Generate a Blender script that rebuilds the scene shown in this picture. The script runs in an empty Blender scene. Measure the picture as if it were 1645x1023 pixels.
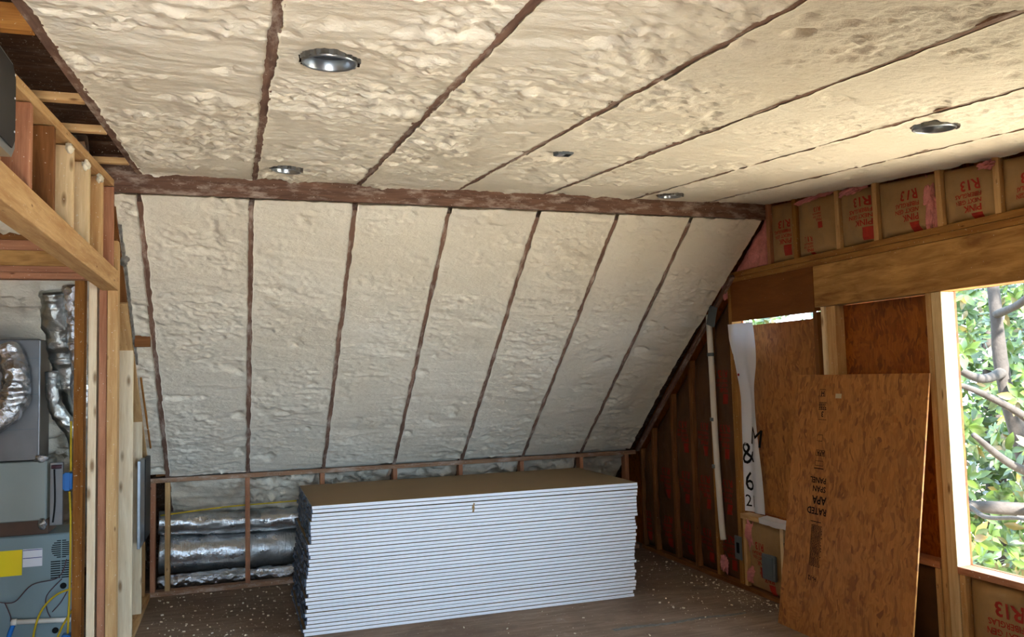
import bpy, bmesh, math, random
import numpy as np
from mathutils import Vector, Matrix

random.seed(7)
R = math.radians
SC = bpy.context.scene
COL = SC.collection

# ---------------------------------------------------------------- camera
def setup_camera():
    f, yaw, pitch, roll = 1320.35, R(18.588), R(3.970), R(-1.4986)
    cy, sy = math.cos(yaw), math.sin(yaw)
    fw = Vector((sy*math.cos(pitch), cy*math.cos(pitch), math.sin(pitch)))
    r = Vector((cy, -sy, 0)); u = r.cross(fw)
    r2 = r*math.cos(roll) + u*math.sin(roll)
    u2 = -r*math.sin(roll) + u*math.cos(roll)
    cd = bpy.data.cameras.new('camera'); cd.sensor_fit = 'HORIZONTAL'
    cd.sensor_width = 36; cd.lens = 36*f/1645; cd.clip_start = .05; cd.clip_end = 200
    co = bpy.data.objects.new('camera', cd); COL.objects.link(co)
    m = Matrix((r2, u2, -fw)).transposed().to_4x4(); m.translation = (0, 0, 1.70)
    co.matrix_world = m
    SC.camera = co
setup_camera()

# ---------------------------------------------------------------- light and exposure
SC.view_settings.view_transform = 'Standard'
SC.view_settings.look = 'None'
SC.view_settings.gamma = 1
SC.view_settings.use_curve_mapping = False
SC.view_settings.exposure = 3.55
SC.cycles.use_denoising = True
SC.cycles.max_bounces = 10
SC.cycles.diffuse_bounces = 7
SC.cycles.sample_clamp_indirect = 8

world = bpy.data.worlds.new('sky'); SC.world = world; world.use_nodes = True
wn = world.node_tree; wn.nodes.clear()
w_out = wn.nodes.new('ShaderNodeOutputWorld'); w_bg = wn.nodes.new('ShaderNodeBackground')
w_bg.inputs[0].default_value = (.56, .77, 1.0, 1); w_bg.inputs[1].default_value = 1.7
wn.links.new(w_bg.outputs[0], w_out.inputs[0])

sd = bpy.data.lights.new('sun', 'SUN'); sd.energy = 8.0; sd.angle = R(1.5); sd.color = (1, .96, .90)
so = bpy.data.objects.new('sun', sd); COL.objects.link(so)
so.rotation_euler = Vector((-.13, -.74, .66)).to_track_quat('Z', 'Y').to_euler()

def portal(name, loc, nrm, sx, sy_):
    d = bpy.data.lights.new(name, 'AREA'); d.shape = 'RECTANGLE'; d.size = sx; d.size_y = sy_
    d.cycles.is_portal = True
    o = bpy.data.objects.new(name, d); COL.objects.link(o); o.location = loc
    z = -Vector(nrm); y = Vector((0, 0, 1)); x = y.cross(z)
    o.rotation_euler = Matrix((x, y, z)).transposed().to_euler()
# the window openings: the gable wall's open window, and the dormer wall's openings behind the camera
OPEN3 = (1.50, 3.57, .60, 2.107)
FRONT_Y = -1.4
FRONT_OPEN = [(-.6, .65, .05, 2.2)]
portal('portal_gable', (3.90, (OPEN3[0]+OPEN3[1])/2, (OPEN3[2]+OPEN3[3])/2), (-1, 0, 0), 2.07, 1.5)
for a, b, c, d_ in FRONT_OPEN:
    portal('portal_dormer', ((a+b)/2, FRONT_Y-.12, (c+d_)/2), (0, 1, 0), b-a, d_-c)

# ---------------------------------------------------------------- materials
def rgb(r, g, b):
    f = lambda c: ((c/255+.055)/1.055)**2.4 if c/255 > .04045 else c/255/12.92
    return (f(r), f(g), f(b), 1)

def dk(c, k): return (c[0]*k, c[1]*k, c[2]*k, 1)

class NT:
    def __init__(s, name):
        s.m = bpy.data.materials.new(name); s.m.use_nodes = True
        s.t = s.m.node_tree; s.t.nodes.clear()
        s.out = s.n('ShaderNodeOutputMaterial'); s.b = s.n('ShaderNodeBsdfPrincipled')
        s.l(s.b.outputs[0], s.out.inputs[0])
    def n(s, ty, **kw):
        x = s.t.nodes.new(ty)
        for k, v in kw.items(): setattr(x, k, v)
        return x
    def l(s, a, b): s.t.links.new(a, b)
    def coord(s, scale=(1, 1, 1), rnd=True, space='Object'):
        tc = s.n('ShaderNodeTexCoord'); mp = s.n('ShaderNodeMapping'); mp.inputs['Scale'].default_value = scale
        s.l(tc.outputs[space], mp.inputs[0])
        if rnd:
            oi = s.n('ShaderNodeObjectInfo'); ml = s.n('ShaderNodeMath', operation='MULTIPLY'); ml.inputs[1].default_value = 37.3
            s.l(oi.outputs['Random'], ml.inputs[0]); s.l(ml.outputs[0], mp.inputs['Location'])
        return mp.outputs[0]
    def noise(s, vec, scale, detail=4, rough=.55, dist=0):
        x = s.n('ShaderNodeTexNoise'); x.inputs['Scale'].default_value = scale; x.inputs['Detail'].default_value = detail
        x.inputs['Roughness'].default_value = rough; x.inputs['Distortion'].default_value = dist
        s.l(vec, x.inputs['Vector']); return x.outputs[0]
    def vor(s, vec, scale, out='Distance', rnd=1.0):
        x = s.n('ShaderNodeTexVoronoi'); x.inputs['Scale'].default_value = scale; x.inputs['Randomness'].default_value = rnd
        s.l(vec, x.inputs['Vector']); return x.outputs[out]
    def ramp(s, v, stops, interp='LINEAR'):
        x = s.n('ShaderNodeValToRGB'); x.color_ramp.interpolation = interp
        e = x.color_ramp.elements
        while len(e) < len(stops): e.new(.5)
        for i, (p, c) in enumerate(stops):
            e[i].position = p; e[i].color = c if not isinstance(c, (int, float)) else (c, c, c, 1)
        s.l(v, x.inputs[0]); return x.outputs[0]
    def mix(s, fac, a, b, mode='MIX'):
        x = s.n('ShaderNodeMix', data_type='RGBA', blend_type=mode)
        for sock, v in ((x.inputs[0], fac), (x.inputs[6], a), (x.inputs[7], b)):
            if hasattr(v, 'is_linked'): s.l(v, sock)
            else: sock.default_value = v
        return x.outputs[2]
    def color(s, v):
        if hasattr(v, 'is_linked'): s.l(v, s.b.inputs['Base Color'])
        else: s.b.inputs['Base Color'].default_value = v
    def bump(s, v, strength=.3, dist=.01):
        x = s.n('ShaderNodeBump'); x.inputs['Strength'].default_value = strength; x.inputs['Distance'].default_value = dist
        s.l(v, x.inputs['Height']); s.l(x.outputs[0], s.b.inputs['Normal'])
    def set(s, rough=.7, metal=0, spec=.3):
        s.b.inputs['Roughness'].default_value = rough; s.b.inputs['Metallic'].default_value = metal
        s.b.inputs['Specular IOR Level'].default_value = spec
        return s.m

def wood(name, light, dark, knots=.06, specks=.66, grain=1.0, foamy=0):
    n = NT(name); v = n.coord((1, 11*grain, 11*grain))
    g = n.noise(v, 3.0, 6, .6, .6)
    fine = n.noise(n.coord((2, 60, 60)), 5, 3, .6)
    c = n.mix(n.ramp(g, [(.32, 0), (.68, 1)]), light, dark)
    c = n.mix(n.ramp(fine, [(.35, .0), (.8, .35)]), c, tuple(x*.62 for x in dark[:3])+(1,))
    if knots:
        k = n.vor(n.coord((3.2, 10, 10)), 1.5)
        c = n.mix(n.ramp(k, [(knots*.6, .85), (knots*1.7, 0)]), c, (dark[0]*.30, dark[1]*.2, dark[2]*.13, 1))
    s = n.noise(n.coord((1, 1, 1)), 95, 2, .5)
    c = n.mix(n.ramp(s, [(specks+.04, 0), (specks+.07, .8)]), c, rgb(225, 215, 195))
    if foamy:                                     # dried overspray smeared on the timber
        s = n.noise(n.coord((2, 6, 6)), 3, 5, .7)
        c = n.mix(n.ramp(s, [(.5, 0), (.72, foamy)]), c, rgb(205, 190, 175))
    n.color(c); n.bump(fine, .25, .002); return n.set(.75, 0, .2)

def flat(name, c, rough=.6, metal=0, spec=.3, var=.12, vs=6, bump=0, bs=30):
    n = NT(name); v = n.coord()
    x = n.noise(v, vs, 5, .6)
    n.color(n.mix(n.ramp(x, [(.3, 0), (.75, 1)]), c, tuple(k*(1-var*2) for k in c[:3])+(1,)))
    if bump: n.bump(n.noise(v, bs, 4, .6), bump, .01)
    return n.set(rough, metal, spec)

def foam_mat():
    n = NT('spray_foam'); v = n.coord((1, 1, 1))
    big = n.noise(v, 1.3, 4, .6); med = n.noise(n.coord((9, 26, 26)), 1, 5, .65)
    fine = n.noise(n.coord((1, 2, 2)), 38, 5, .6)
    c = n.mix(n.ramp(big, [(.35, 0), (.7, 1)]), rgb(232, 225, 208), rgb(220, 211, 191))
    c = n.mix(n.ramp(med, [(.60, 0), (.76, .45)]), c, rgb(236, 229, 204))
    c = n.mix(n.ramp(n.noise(v, 24, 3, .6), [(.73, 0), (.79, .55)]), c, rgb(150, 132, 92))
    n.color(c)
    ad = n.n('ShaderNodeMath', operation='ADD'); n.l(med, ad.inputs[0]); n.l(fine, ad.inputs[1])
    vf = n.noise(n.coord((60, 95, 95)), 1, 4, .6)
    a2 = n.n('ShaderNodeMath', operation='MULTIPLY_ADD'); a2.inputs[1].default_value = .5; n.l(vf, a2.inputs[0]); n.l(ad.outputs[0], a2.inputs[2])
    n.bump(a2.outputs[0], .45, .014); return n.set(.82, 0, .2)

def osb_mat(name, a, b, c3, spec=.3, stain=True):
    n = NT(name)
    nz = n.n('ShaderNodeTexNoise'); nz.inputs['Scale'].default_value = 5
    base = n.coord((1, 1, 1)); n.l(base, nz.inputs['Vector'])
    def flakes(scale, rot):
        mp = n.n('ShaderNodeMapping'); mp.inputs['Rotation'].default_value = (rot, 0, 0); mp.inputs['Scale'].default_value = scale
        ad = n.n('ShaderNodeVectorMath', operation='MULTIPLY_ADD'); ad.inputs[1].default_value = (.16, .16, .16)
        n.l(nz.outputs['Color'], ad.inputs[0]); n.l(base, ad.inputs[2]); n.l(ad.outputs[0], mp.inputs[0])
        return n.vor(mp.outputs[0], 1, 'Color'), mp.outputs[0]
    f1, v1 = flakes((30, 75, 20), .25); f2, v2 = flakes((30, 50, 15), -.5); f3, v3 = flakes((30, 22, 60), .1)
    g1 = n.ramp(f1, [(.15, a), (.5, b), (.9, c3)]); g2 = n.ramp(f2, [(.1, c3), (.5, a), (.95, b)]); g3 = n.ramp(f3, [(.2, b), (.7, a), (.95, c3)])
    m = n.mix(n.ramp(n.noise(base, 7, 3), [(.44, 0), (.5, 1)]), g1, g2)
    m = n.mix(n.ramp(n.noise(base, 4.3, 3), [(.60, 0), (.64, 1)]), m, g3)
    fib = n.noise(n.coord((20, 110, 18)), 1, 3)
    m = n.mix(n.ramp(fib, [(.4, 0), (.8, .45)]), m, tuple(x*.45 for x in b[:3])+(1,))
    n.color(m); n.bump(f1, .12, .003); return n.set(.55, 0, spec)

def foil(name, rough=.25, c=(.75, .77, .8, 1), bs=16, st=.7):
    n = NT(name); v = n.coord((1, 1, 1)); x = n.noise(v, bs, 6, .65, .7)
    y = n.vor(v, bs*1.4)
    ad = n.n('ShaderNodeMath', operation='ADD'); n.l(x, ad.inputs[0]); n.l(y, ad.inputs[1])
    n.color(n.mix(n.ramp(n.noise(v, 5), [(.45, 0), (.75, .6)]), c, (.40, .39, .36, 1)))
    n.bump(ad.outputs[0], st, .02); return n.set(rough, 1, .5)

M = {}
M['foam'] = foam_mat()
M['rafter'] = wood('weathered_rafter', rgb(146, 114, 96), rgb(104, 78, 66), 0, .70, 1, .8)
M['beam'] = wood('ridge_timber', rgb(128, 96, 78), rgb(86, 62, 50), 0, .68, 1, .6)
M['fir'] = wood('reddish_fir', rgb(196, 142, 108), rgb(160, 106, 78), .05)
M['dusty'] = wood('dusty_fir', rgb(176, 138, 108), rgb(140, 104, 78), .03, .64, 1, .8)
M['pine'] = wood('pale_pine', rgb(232, 208, 166), rgb(206, 176, 130), .11)
M['pine2'] = wood('yellow_pine', rgb(217, 180, 127), rgb(184, 140, 90), .06)
M['spruce'] = wood('whitish_spruce', rgb(242, 226, 196), rgb(222, 198, 160), .14)
M['old'] = wood('amber_old_stud', rgb(176, 120, 56), rgb(130, 80, 32), .05)
M['brown'] = wood('brown_stud', rgb(138, 92, 50), rgb(99, 59, 28), .04, .7)
M['plate'] = wood('golden_plate', rgb(172, 125, 67), rgb(134, 88, 41), .05)
M['header'] = wood('header_timber', rgb(201, 155, 92), rgb(134, 91, 50), 0, .70, .55)
M['plyhead'] = wood('smooth_plywood', rgb(129, 78, 34), rgb(109, 62, 25), 0, .72, .35)
M['deck'] = wood('dark_roof_deck', rgb(104, 72, 48), rgb(66, 42, 28), 0, .64, .4, .2)
M['osb'] = osb_mat('leaning_strand_board', rgb(186, 124, 60), rgb(166, 104, 46), rgb(132, 80, 36))
M['osb2'] = osb_mat('window_strand_board', rgb(164, 92, 25), rgb(139, 71, 18), rgb(111, 55, 14), .2)
M['kraft'] = flat('kraft_paper', rgb(168, 133, 87), .55, 0, .35, .16, 5, .35, 14)
M['kraft_dark'] = flat('dark_kraft_paper', rgb(88, 58, 29), .6, 0, .3, .2, 4, .35, 12)  # darker kraft brown, for the tall bays and one sliver under a sill
M['red'] = flat('red_ink', rgb(167, 49, 37), .6, 0, .2, .1, 40)
M['red_dark'] = flat('dark_red_ink', rgb(144, 41, 26), .6, 0, .2, .1, 40)  # darker red print that goes with the darker kraft
M['pink'] = flat('pink_fibreglass', rgb(226, 150, 148), .95, 0, .05, .15, 18, .9, 55)
M['white_edge'] = flat('drywall_white_edge', rgb(240, 243, 246), .6, 0, .3, .03, 20)
M['paper_back'] = flat('drywall_brown_paper', rgb(132, 110, 79), .7, 0, .2, .05, 2)
M['tape'] = flat('navy_end_tape', rgb(84, 98, 118), .5, 0, .4, .3, 30)
M['foil'] = foil('foil_jacket', .24, st=.8)
def foil_duct():
    n = NT('dusty_foil_jacket'); v = n.coord((70, 9, 9)); w = n.noise(v, 1, 5, .6, .4); w2 = n.noise(n.coord((22, 22, 22)), 1, 4, .6)
    d = n.ramp(n.noise(n.coord((4, 6, 6)), 1, 4, .6), [(.42, 0), (.62, .75)])
    n.color(n.mix(d, (.72, .74, .76, 1), (.36, .37, .34, 1)))
    r_ = n.n('ShaderNodeMath', operation='MULTIPLY_ADD'); r_.inputs[1].default_value = .4; r_.inputs[2].default_value = .2; n.l(d, r_.inputs[0])
    a = n.n('ShaderNodeMath', operation='ADD'); n.l(w, a.inputs[0]); n.l(w2, a.inputs[1]); n.bump(a.outputs[0], .5, .012); m = n.set(.3, .92, .5)
    n.l(r_.outputs[0], n.b.inputs['Roughness']); return m
M['foil_duct'] = foil_duct()
M['foil_dull'] = foil('dull_foil_jacket', .36, (.42, .44, .42, 1), 9, .6)
M['sheet'] = flat('galvanised_sheet', rgb(121, 122, 122), .33, .85, .5, .12, 4, .05, 8)
M['cabinet'] = flat('grey_green_enamel', rgb(122, 141, 145), .42, .15, .4, .06, 3)
M['cabinet_lt'] = flat('grey_enamel', rgb(140, 148, 143), .42, .2, .4, .05, 3)
M['rust'] = flat('brown_gasket', rgb(92, 72, 60), .8)
M['black'] = flat('black_gloss', rgb(14, 18, 24), .45, 0, .25, .2)
M['dark'] = flat('dark_void', rgb(30, 30, 30), .8, 0, .1)
M['steel'] = flat('bright_steel', rgb(170, 178, 186), .3, .9, .5, .1, 12)
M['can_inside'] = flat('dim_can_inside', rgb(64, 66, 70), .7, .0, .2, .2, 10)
M['silver'] = flat('silver_rim', rgb(150, 158, 166), .3, .8)
M['blue'] = flat('blue_plastic', rgb(30, 116, 200), .45, 0, .4, .05)
M['yellow'] = flat('yellow_cable', rgb(216, 188, 40), .5, 0, .3, .05)
M['ylabel'] = flat('yellow_label', rgb(240, 215, 20), .5, 0, .3, .02)
M['wlabel'] = flat('white_label', rgb(225, 228, 235), .5, 0, .3, .02)
M['blueink'] = flat('blue_ink', rgb(50, 60, 130), .5)
M['ink'] = flat('black_ink', rgb(28, 22, 20), .7, 0, .1, .1)
M['stamp'] = flat('faded_black_stamp', rgb(34, 24, 18), .8, 0, .1, .2, 60)
M['plabel'] = flat('pale_grade_label', rgb(196, 178, 140), .6)
M['pvc'] = flat('white_pvc', rgb(226, 222, 212), .4, 0, .4, .05)
M['greybox'] = flat('grey_box', rgb(104, 112, 116), .5, .2, .3, .1)
M['wire'] = flat('maroon_wire', rgb(80, 50, 56), .5)
def wrap_mat():
    m = flat('housewrap', rgb(236, 236, 240), .5, 0, .3, .03, 5, .4, 6); t_ = m.node_tree
    b = [n for n in t_.nodes if n.type == 'BSDF_PRINCIPLED'][0]; o = [n for n in t_.nodes if n.type == 'OUTPUT_MATERIAL'][0]
    tr = t_.nodes.new('ShaderNodeBsdfTranslucent'); tr.inputs[0].default_value = (.85, .86, .9, 1); mx = t_.nodes.new('ShaderNodeMixShader'); mx.inputs[0].default_value = .3
    t_.links.new(b.outputs[0], mx.inputs[1]); t_.links.new(tr.outputs[0], mx.inputs[2]); t_.links.new(mx.outputs[0], o.inputs[0]); return m
M['wrap'] = wrap_mat()
M['crumb'] = flat('foam_crumbs', rgb(232, 222, 196), .9)
M['bark'] = flat('grey_bark', rgb(50, 46, 43), .85, 0, .2, .2, 12, .6, 25)
M['seam'] = flat('grey_dried_sealant', rgb(128, 126, 120), .8, 0, .2, .3, 30, .5, 40)
M['strip_grey'] = flat('grey_strip_scrap', rgb(150, 146, 138), .6, 0, .3, .35, 20, .8, 30)
def leaf_mat(name, a, b):
    n = NT(name); x = n.vor(n.coord(), 9, 'Color')
    n.color(n.ramp(x, [(.2, a), (.8, b)])); m = n.set(.32, 0, .5)
    tr = n.n('ShaderNodeBsdfTranslucent'); mx = n.n('ShaderNodeMixShader'); mx.inputs[0].default_value = .35
    tr.inputs[0].default_value = tuple(x*1.2 for x in a[:3])+(1,)
    n.l(n.b.outputs[0], mx.inputs[1]); n.l(tr.outputs[0], mx.inputs[2]); n.l(mx.outputs[0], n.out.inputs[0]); return m
M['leaf'] = leaf_mat('magnolia_leaf', rgb(66, 84, 34), rgb(26, 44, 18))
M['leaf_old'] = leaf_mat('magnolia_leaf_yellowing', rgb(96, 80, 40), rgb(60, 64, 28))

def floor_mat():
    n = NT('dirty_subfloor'); v = n.coord((1, 1, 1), False)
    g = n.noise(n.coord((3, 18, 1), False), 1.2, 6, .65, .8)
    c = n.mix(n.ramp(g, [(.3, 0), (.7, 1)]), rgb(150, 130, 110), rgb(115, 94, 77))
    c = n.mix(n.ramp(n.noise(v, 1.6, 5, .6), [(.42, 0), (.66, .6)]), c, rgb(91, 70, 56))
    c = n.mix(n.ramp(n.noise(v, 60, 3, .6), [(.66, 0), (.74, .8)]), c, rgb(185, 176, 160))
    c = n.mix(n.ramp(n.noise(v, 3.5, 5, .7), [(.62, 0), (.75, .5)]), c, rgb(168, 159, 145))
    n.color(c); n.bump(n.noise(v, 25, 5), .2, .004); return n.set(.75, 0, .25)
M['floor'] = floor_mat()
M['bounce_deck'] = flat('pale_bounce_deck', rgb(236, 234, 230), .7, 0, .2, .05, 3)  # kept pale so the added deck reflects light indoors
M['ground'] = flat('yard_ground', rgb(196, 178, 152), .9, 0, .1, .25, .4)

# ---------------------------------------------------------------- mesh helpers
def wm(o):
    return o.matrix_basis.copy() if o.parent is None else wm(o.parent) @ o.matrix_parent_inverse @ o.matrix_basis
def link(name, me, mat=None, parent=None, loc=None, mw=None):
    o = bpy.data.objects.new(name, me); COL.objects.link(o)
    if mat is not None and me is not None and len(me.materials) == 0:
        for m in (mat if isinstance(mat, (list, tuple)) else [mat]): me.materials.append(m)
    if mw is not None: o.matrix_basis = mw
    elif loc is not None: o.location = loc
    if parent is not None:
        o.parent = parent
        o.matrix_parent_inverse = wm(parent).inverted()
    return o

def tag(o, label=None, cat=None, group=None, kind=None):
    if label: o['label'] = label
    if cat: o['category'] = cat
    if group: o['group'] = group
    if kind: o['kind'] = kind
    return o

def thing(name, label, cat, loc=(0, 0, 0), group=None):
    o = bpy.data.objects.new(name, None); COL.objects.link(o); o.location = loc; o.empty_display_size = .1
    return tag(o, label, cat, group)

def mesh(name, vs, fs, smooth=False):
    me = bpy.data.meshes.new(name); me.from_pydata([tuple(map(float, v)) for v in vs], [], [tuple(map(int, f)) for f in fs]); me.update()
    if smooth: me.shade_smooth()
    return me

def recentre(o):
    """origin to the mesh's centre so that every object has its own place"""
    me = o.data; n = len(me.vertices); co = np.empty(n*3); me.vertices.foreach_get('co', co); co = co.reshape(-1, 3)
    c = (co.min(0)+co.max(0))/2; me.vertices.foreach_set('co', (co-c).ravel()); me.update()
    o.location = Vector(o.location)+Vector(c)
    return o

def box_bm(bm, lo, hi, bev=0):
    c = [(a+b)/2 for a, b in zip(lo, hi)]; s = [abs(b-a) for a, b in zip(lo, hi)]
    r = bmesh.ops.create_cube(bm, size=1, matrix=Matrix.Translation(c) @ Matrix.Diagonal((*s, 1)))
    if bev:
        es = list({e for v in r['verts'] for e in v.link_edges})
        bmesh.ops.bevel(bm, geom=es, offset=bev, segments=1, affect='EDGES')
def bm_me(bm, name, smooth=False):
    me = bpy.data.meshes.new(name); bmesh.ops.recalc_face_normals(bm, faces=bm.faces); bm.to_mesh(me); bm.free()
    if smooth: me.shade_smooth()
    return me
def box(name, lo, hi, mat, parent=None, bev=.002, long=None):
    """a box whose object axes follow the world; for timber LONG names the long axis, which becomes local X"""
    bm = bmesh.new()
    c = Vector([(a+b)/2 for a, b in zip(lo, hi)]); s = Vector([abs(b-a) for a, b in zip(lo, hi)])
    if long in ('y', 'z'):
        q = Matrix(((0, -1, 0), (1, 0, 0), (0, 0, 1))) if long == 'y' else Matrix(((0, 0, -1), (0, 1, 0), (1, 0, 0)))
        s2 = Vector((s[1], s[0], s[2])) if long == 'y' else Vector((s[2], s[1], s[0]))
        box_bm(bm, -s2/2, s2/2, min(bev, min(s)/4)); mw = Matrix.Translation(c) @ q.to_4x4()
    else:
        box_bm(bm, -s/2, s/2, min(bev, min(s)/4)); mw = Matrix.Translation(c)
    me = bm_me(bm, name)
    return link(name, me, mat, parent, mw=mw)
def bar(name, a, b, w, t, mat, parent=None, wdir=(1, 0, 0), bev=.002, cut=None):
    """timber from A to B, W wide along WDIR and T thick"""
    a, b = Vector(a), Vector(b); x = (b-a).normalized(); y = (Vector(wdir)-x*x.dot(Vector(wdir))).normalized(); z = x.cross(y)
    L = (b-a).length; bm = bmesh.new(); box_bm(bm, (-L/2, -w/2, -t/2), (L/2, w/2, t/2), min(bev, t/4))
    mw = Matrix((x, y, z)).transposed().to_4x4(); mw.translation = (a+b)/2
    return link(name, bm_me(bm, name), mat, parent, mw=mw)
def tube(name, pts, r, mat, parent=None, sides=10, wob=0, freq=30, seed=0, smooth=True, caps=True, sub=6):
    pts = [Vector(p) for p in pts]; rs = r if isinstance(r, (list, tuple)) else [r]*len(pts)
    P, Q = [], []
    for i in range(len(pts)-1):
        p0 = pts[max(i-1, 0)]; p1 = pts[i]; p2 = pts[i+1]; p3 = pts[min(i+2, len(pts)-1)]
        for k in range(sub):
            t = k/sub
            P.append(.5*((2*p1)+(-p0+p2)*t+(2*p0-5*p1+4*p2-p3)*t*t+(-p0+3*p1-3*p2+p3)*t**3)); Q.append(rs[i]*(1-t)+rs[i+1]*t)
    P.append(pts[-1]); Q.append(rs[-1]); rng = random.Random(seed)
    vs, fs = [], []; up = None
    for i, p in enumerate(P):
        d = (P[min(i+1, len(P)-1)]-P[max(i-1, 0)]).normalized()
        if up is None: up = d.orthogonal().normalized()
        up = (up-d*up.dot(d)).normalized(); s = d.cross(up)
        for k in range(sides):
            a = 2*math.pi*k/sides; rr = Q[i]*(1+wob*(rng.random()-.5)+(wob*.6*math.sin(i*freq)))
            vs.append(p+(up*math.cos(a)+s*math.sin(a))*rr)
    for i in range(len(P)-1):
        for k in range(sides):
            fs.append((i*sides+k, i*sides+(k+1) % sides, (i+1)*sides+(k+1) % sides, (i+1)*sides+k))
    if caps: fs.append(tuple(range(sides))[::-1]); fs.append(tuple((len(P)-1)*sides+k for k in range(sides)))
    return recentre(link(name, mesh(name, vs, fs, smooth), mat, parent)) if parent is None else link(name, mesh(name, vs, fs, smooth), mat, parent)

def _h(ix, iy, seed):
    x = (ix.astype(np.int64)*374761393+iy.astype(np.int64)*668265263+seed*974634777) & 0xffffffff
    x = ((x ^ (x >> 13))*1274126177) & 0xffffffff
    return ((x ^ (x >> 16)) & 0xffff)/65535.0
def vn(x, y, seed=0):
    ix, iy = np.floor(x), np.floor(y); fx, fy = x-ix, y-iy; fx = fx*fx*(3-2*fx); fy = fy*fy*(3-2*fy)
    a, b, c, d = _h(ix, iy, seed), _h(ix+1, iy, seed), _h(ix, iy+1, seed), _h(ix+1, iy+1, seed)
    return (a*(1-fx)+b*fx)*(1-fy)+(c*(1-fx)+d*fx)*fy
def fbm(x, y, seed=0, o=4):
    s = 0; a = .5; t = 0
    for k in range(o): s = s+a*vn(x*2**k, y*2**k, seed+k*17); t += a; a *= .5
    return s/t

CEIL_A = R(4.655); SL_A = R(40.488); BY, BZ = 5.13, 2.921; KY, KZ = 7.31, .95
def ceil_z(y): return BZ-(BY-y)*math.tan(CEIL_A)
def slope_z(y): return KZ+(KY-y)*math.tan(SL_A)
EV_C = Vector((0, -math.cos(CEIL_A), -math.sin(CEIL_A)))   # from the ridge towards the dormer wall
EN_C = Vector((0, math.sin(CEIL_A), -math.cos(CEIL_A)))    # down into the room
EV_S = Vector((0, math.cos(SL_A), -math.sin(SL_A)))        # down the slope
EN_S = Vector((0, -math.sin(SL_A), -math.cos(SL_A)))       # into the room

def foam(label, x0, x1, v0, v1, org, ev, en, seed, amp=1.0, holes=(), step=.0095, parent=None, lap=.004, group=None, flare=None, name='spray_foam'):
    nu = max(8, int((x1-x0)/step)); nv = max(8, int((v1-v0)/step))
    u = np.linspace(0, 1, nu+1); v = np.linspace(v0, v1, nv+1)
    U, V = np.meshgrid(u, v)
    l = x0-lap*1.2*(2*fbm(V*13, V*0+3.1, seed+1, 4)-.55)*2; r = x1+lap*1.2*(2*fbm(V*13, V*0+9.7, seed+2, 4)-.55)*2
    if flare: r = r+flare(V)
    X = l+(r-l)*U
    Vj = V+.004*(fbm(X*40, V*40, seed+5, 2)-.5)
    w = X+seed*1.7
    tilt = .25*np.sin(seed*2.3)
    wob = .05*fbm(w*4, V*5, seed+41, 3)
    ridg = fbm(w*2.0, (V+tilt*X+wob)*17, seed+3, 5)
    r1 = 1-np.abs(2*ridg-1)
    lump = np.clip(fbm(w*13+wob*20, V*24, seed+7, 5)-.52, 0, 1)
    gate = np.clip((fbm(w*2.4, V*3.2, seed+11, 3)-.40)*5, 0, 1)
    step_ = np.clip((fbm(w*1.3, (V+tilt*X+wob)*5, seed+29, 3)-.5)*14, -1, 1)
    gr = fbm(w*36, V*52, seed+19, 3)-.5
    h = .009*(r1-.6)+.060*lump*gate+.010*(fbm(w*2.5, V*2.5, seed+13, 3)-.5)+.0045*step_+gr*(.005+.014*gate)
    pit = np.clip(fbm(w*7, V*9, seed+23, 3)-.66, 0, 1); h = h-.12*pit
    e = np.minimum((X-l), (r-X)); edge = np.clip(e/.03, 0, 1)
    h = h*amp*(.30+.70*edge)+.0025*(1-edge)+.0015
    P = np.array(org)[None, None, :]+X[..., None]*np.array([1, 0, 0])+Vj[..., None]*np.array(ev)+h[..., None]*np.array(en)
    idx = np.arange((nu+1)*(nv+1)).reshape(nv+1, nu+1)
    a, b, c, d = idx[:-1, :-1], idx[:-1, 1:], idx[1:, 1:], idx[1:, :-1]
    F = np.stack([a, b, c, d], -1).reshape(-1, 4)
    if holes:
        cx = (X[:-1, :-1]+X[1:, 1:])/2; cv = (V[:-1, :-1]+V[1:, 1:])/2; keep = np.ones(cx.shape, bool)
        for hx, hv, hr in holes: keep &= ((cx-hx)**2+(cv-hv)**2) > hr**2
        F = F[keep.ravel()]
    vs = P.reshape(-1, 3)
    ring = list(idx[0, :])+list(idx[1:, -1])+list(idx[-1, -2::-1])+list(idx[-2:0:-1, 0])
    back = vs[ring]-np.array(en)*.09; n0 = len(vs); vs = np.vstack([vs, back]); k = len(ring)
    S = [(ring[i], ring[(i+1) % k], n0+(i+1) % k, n0+i) for i in range(k)]
    me = mesh(name, vs.tolist(), F.tolist()+S, True)
    o = recentre(link(name, me, M['foam'], parent))
    return tag(o, label, 'foam insulation', group) if label else o

ORD = ['zeroth', 'first', 'second', 'third', 'fourth', 'fifth', 'sixth', 'seventh', 'eighth', 'ninth', 'tenth', 'eleventh', 'twelfth', 'thirteenth',
       'fourteenth', 'fifteenth', 'sixteenth', 'seventeenth', 'eighteenth', 'nineteenth', 'twentieth']

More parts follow.
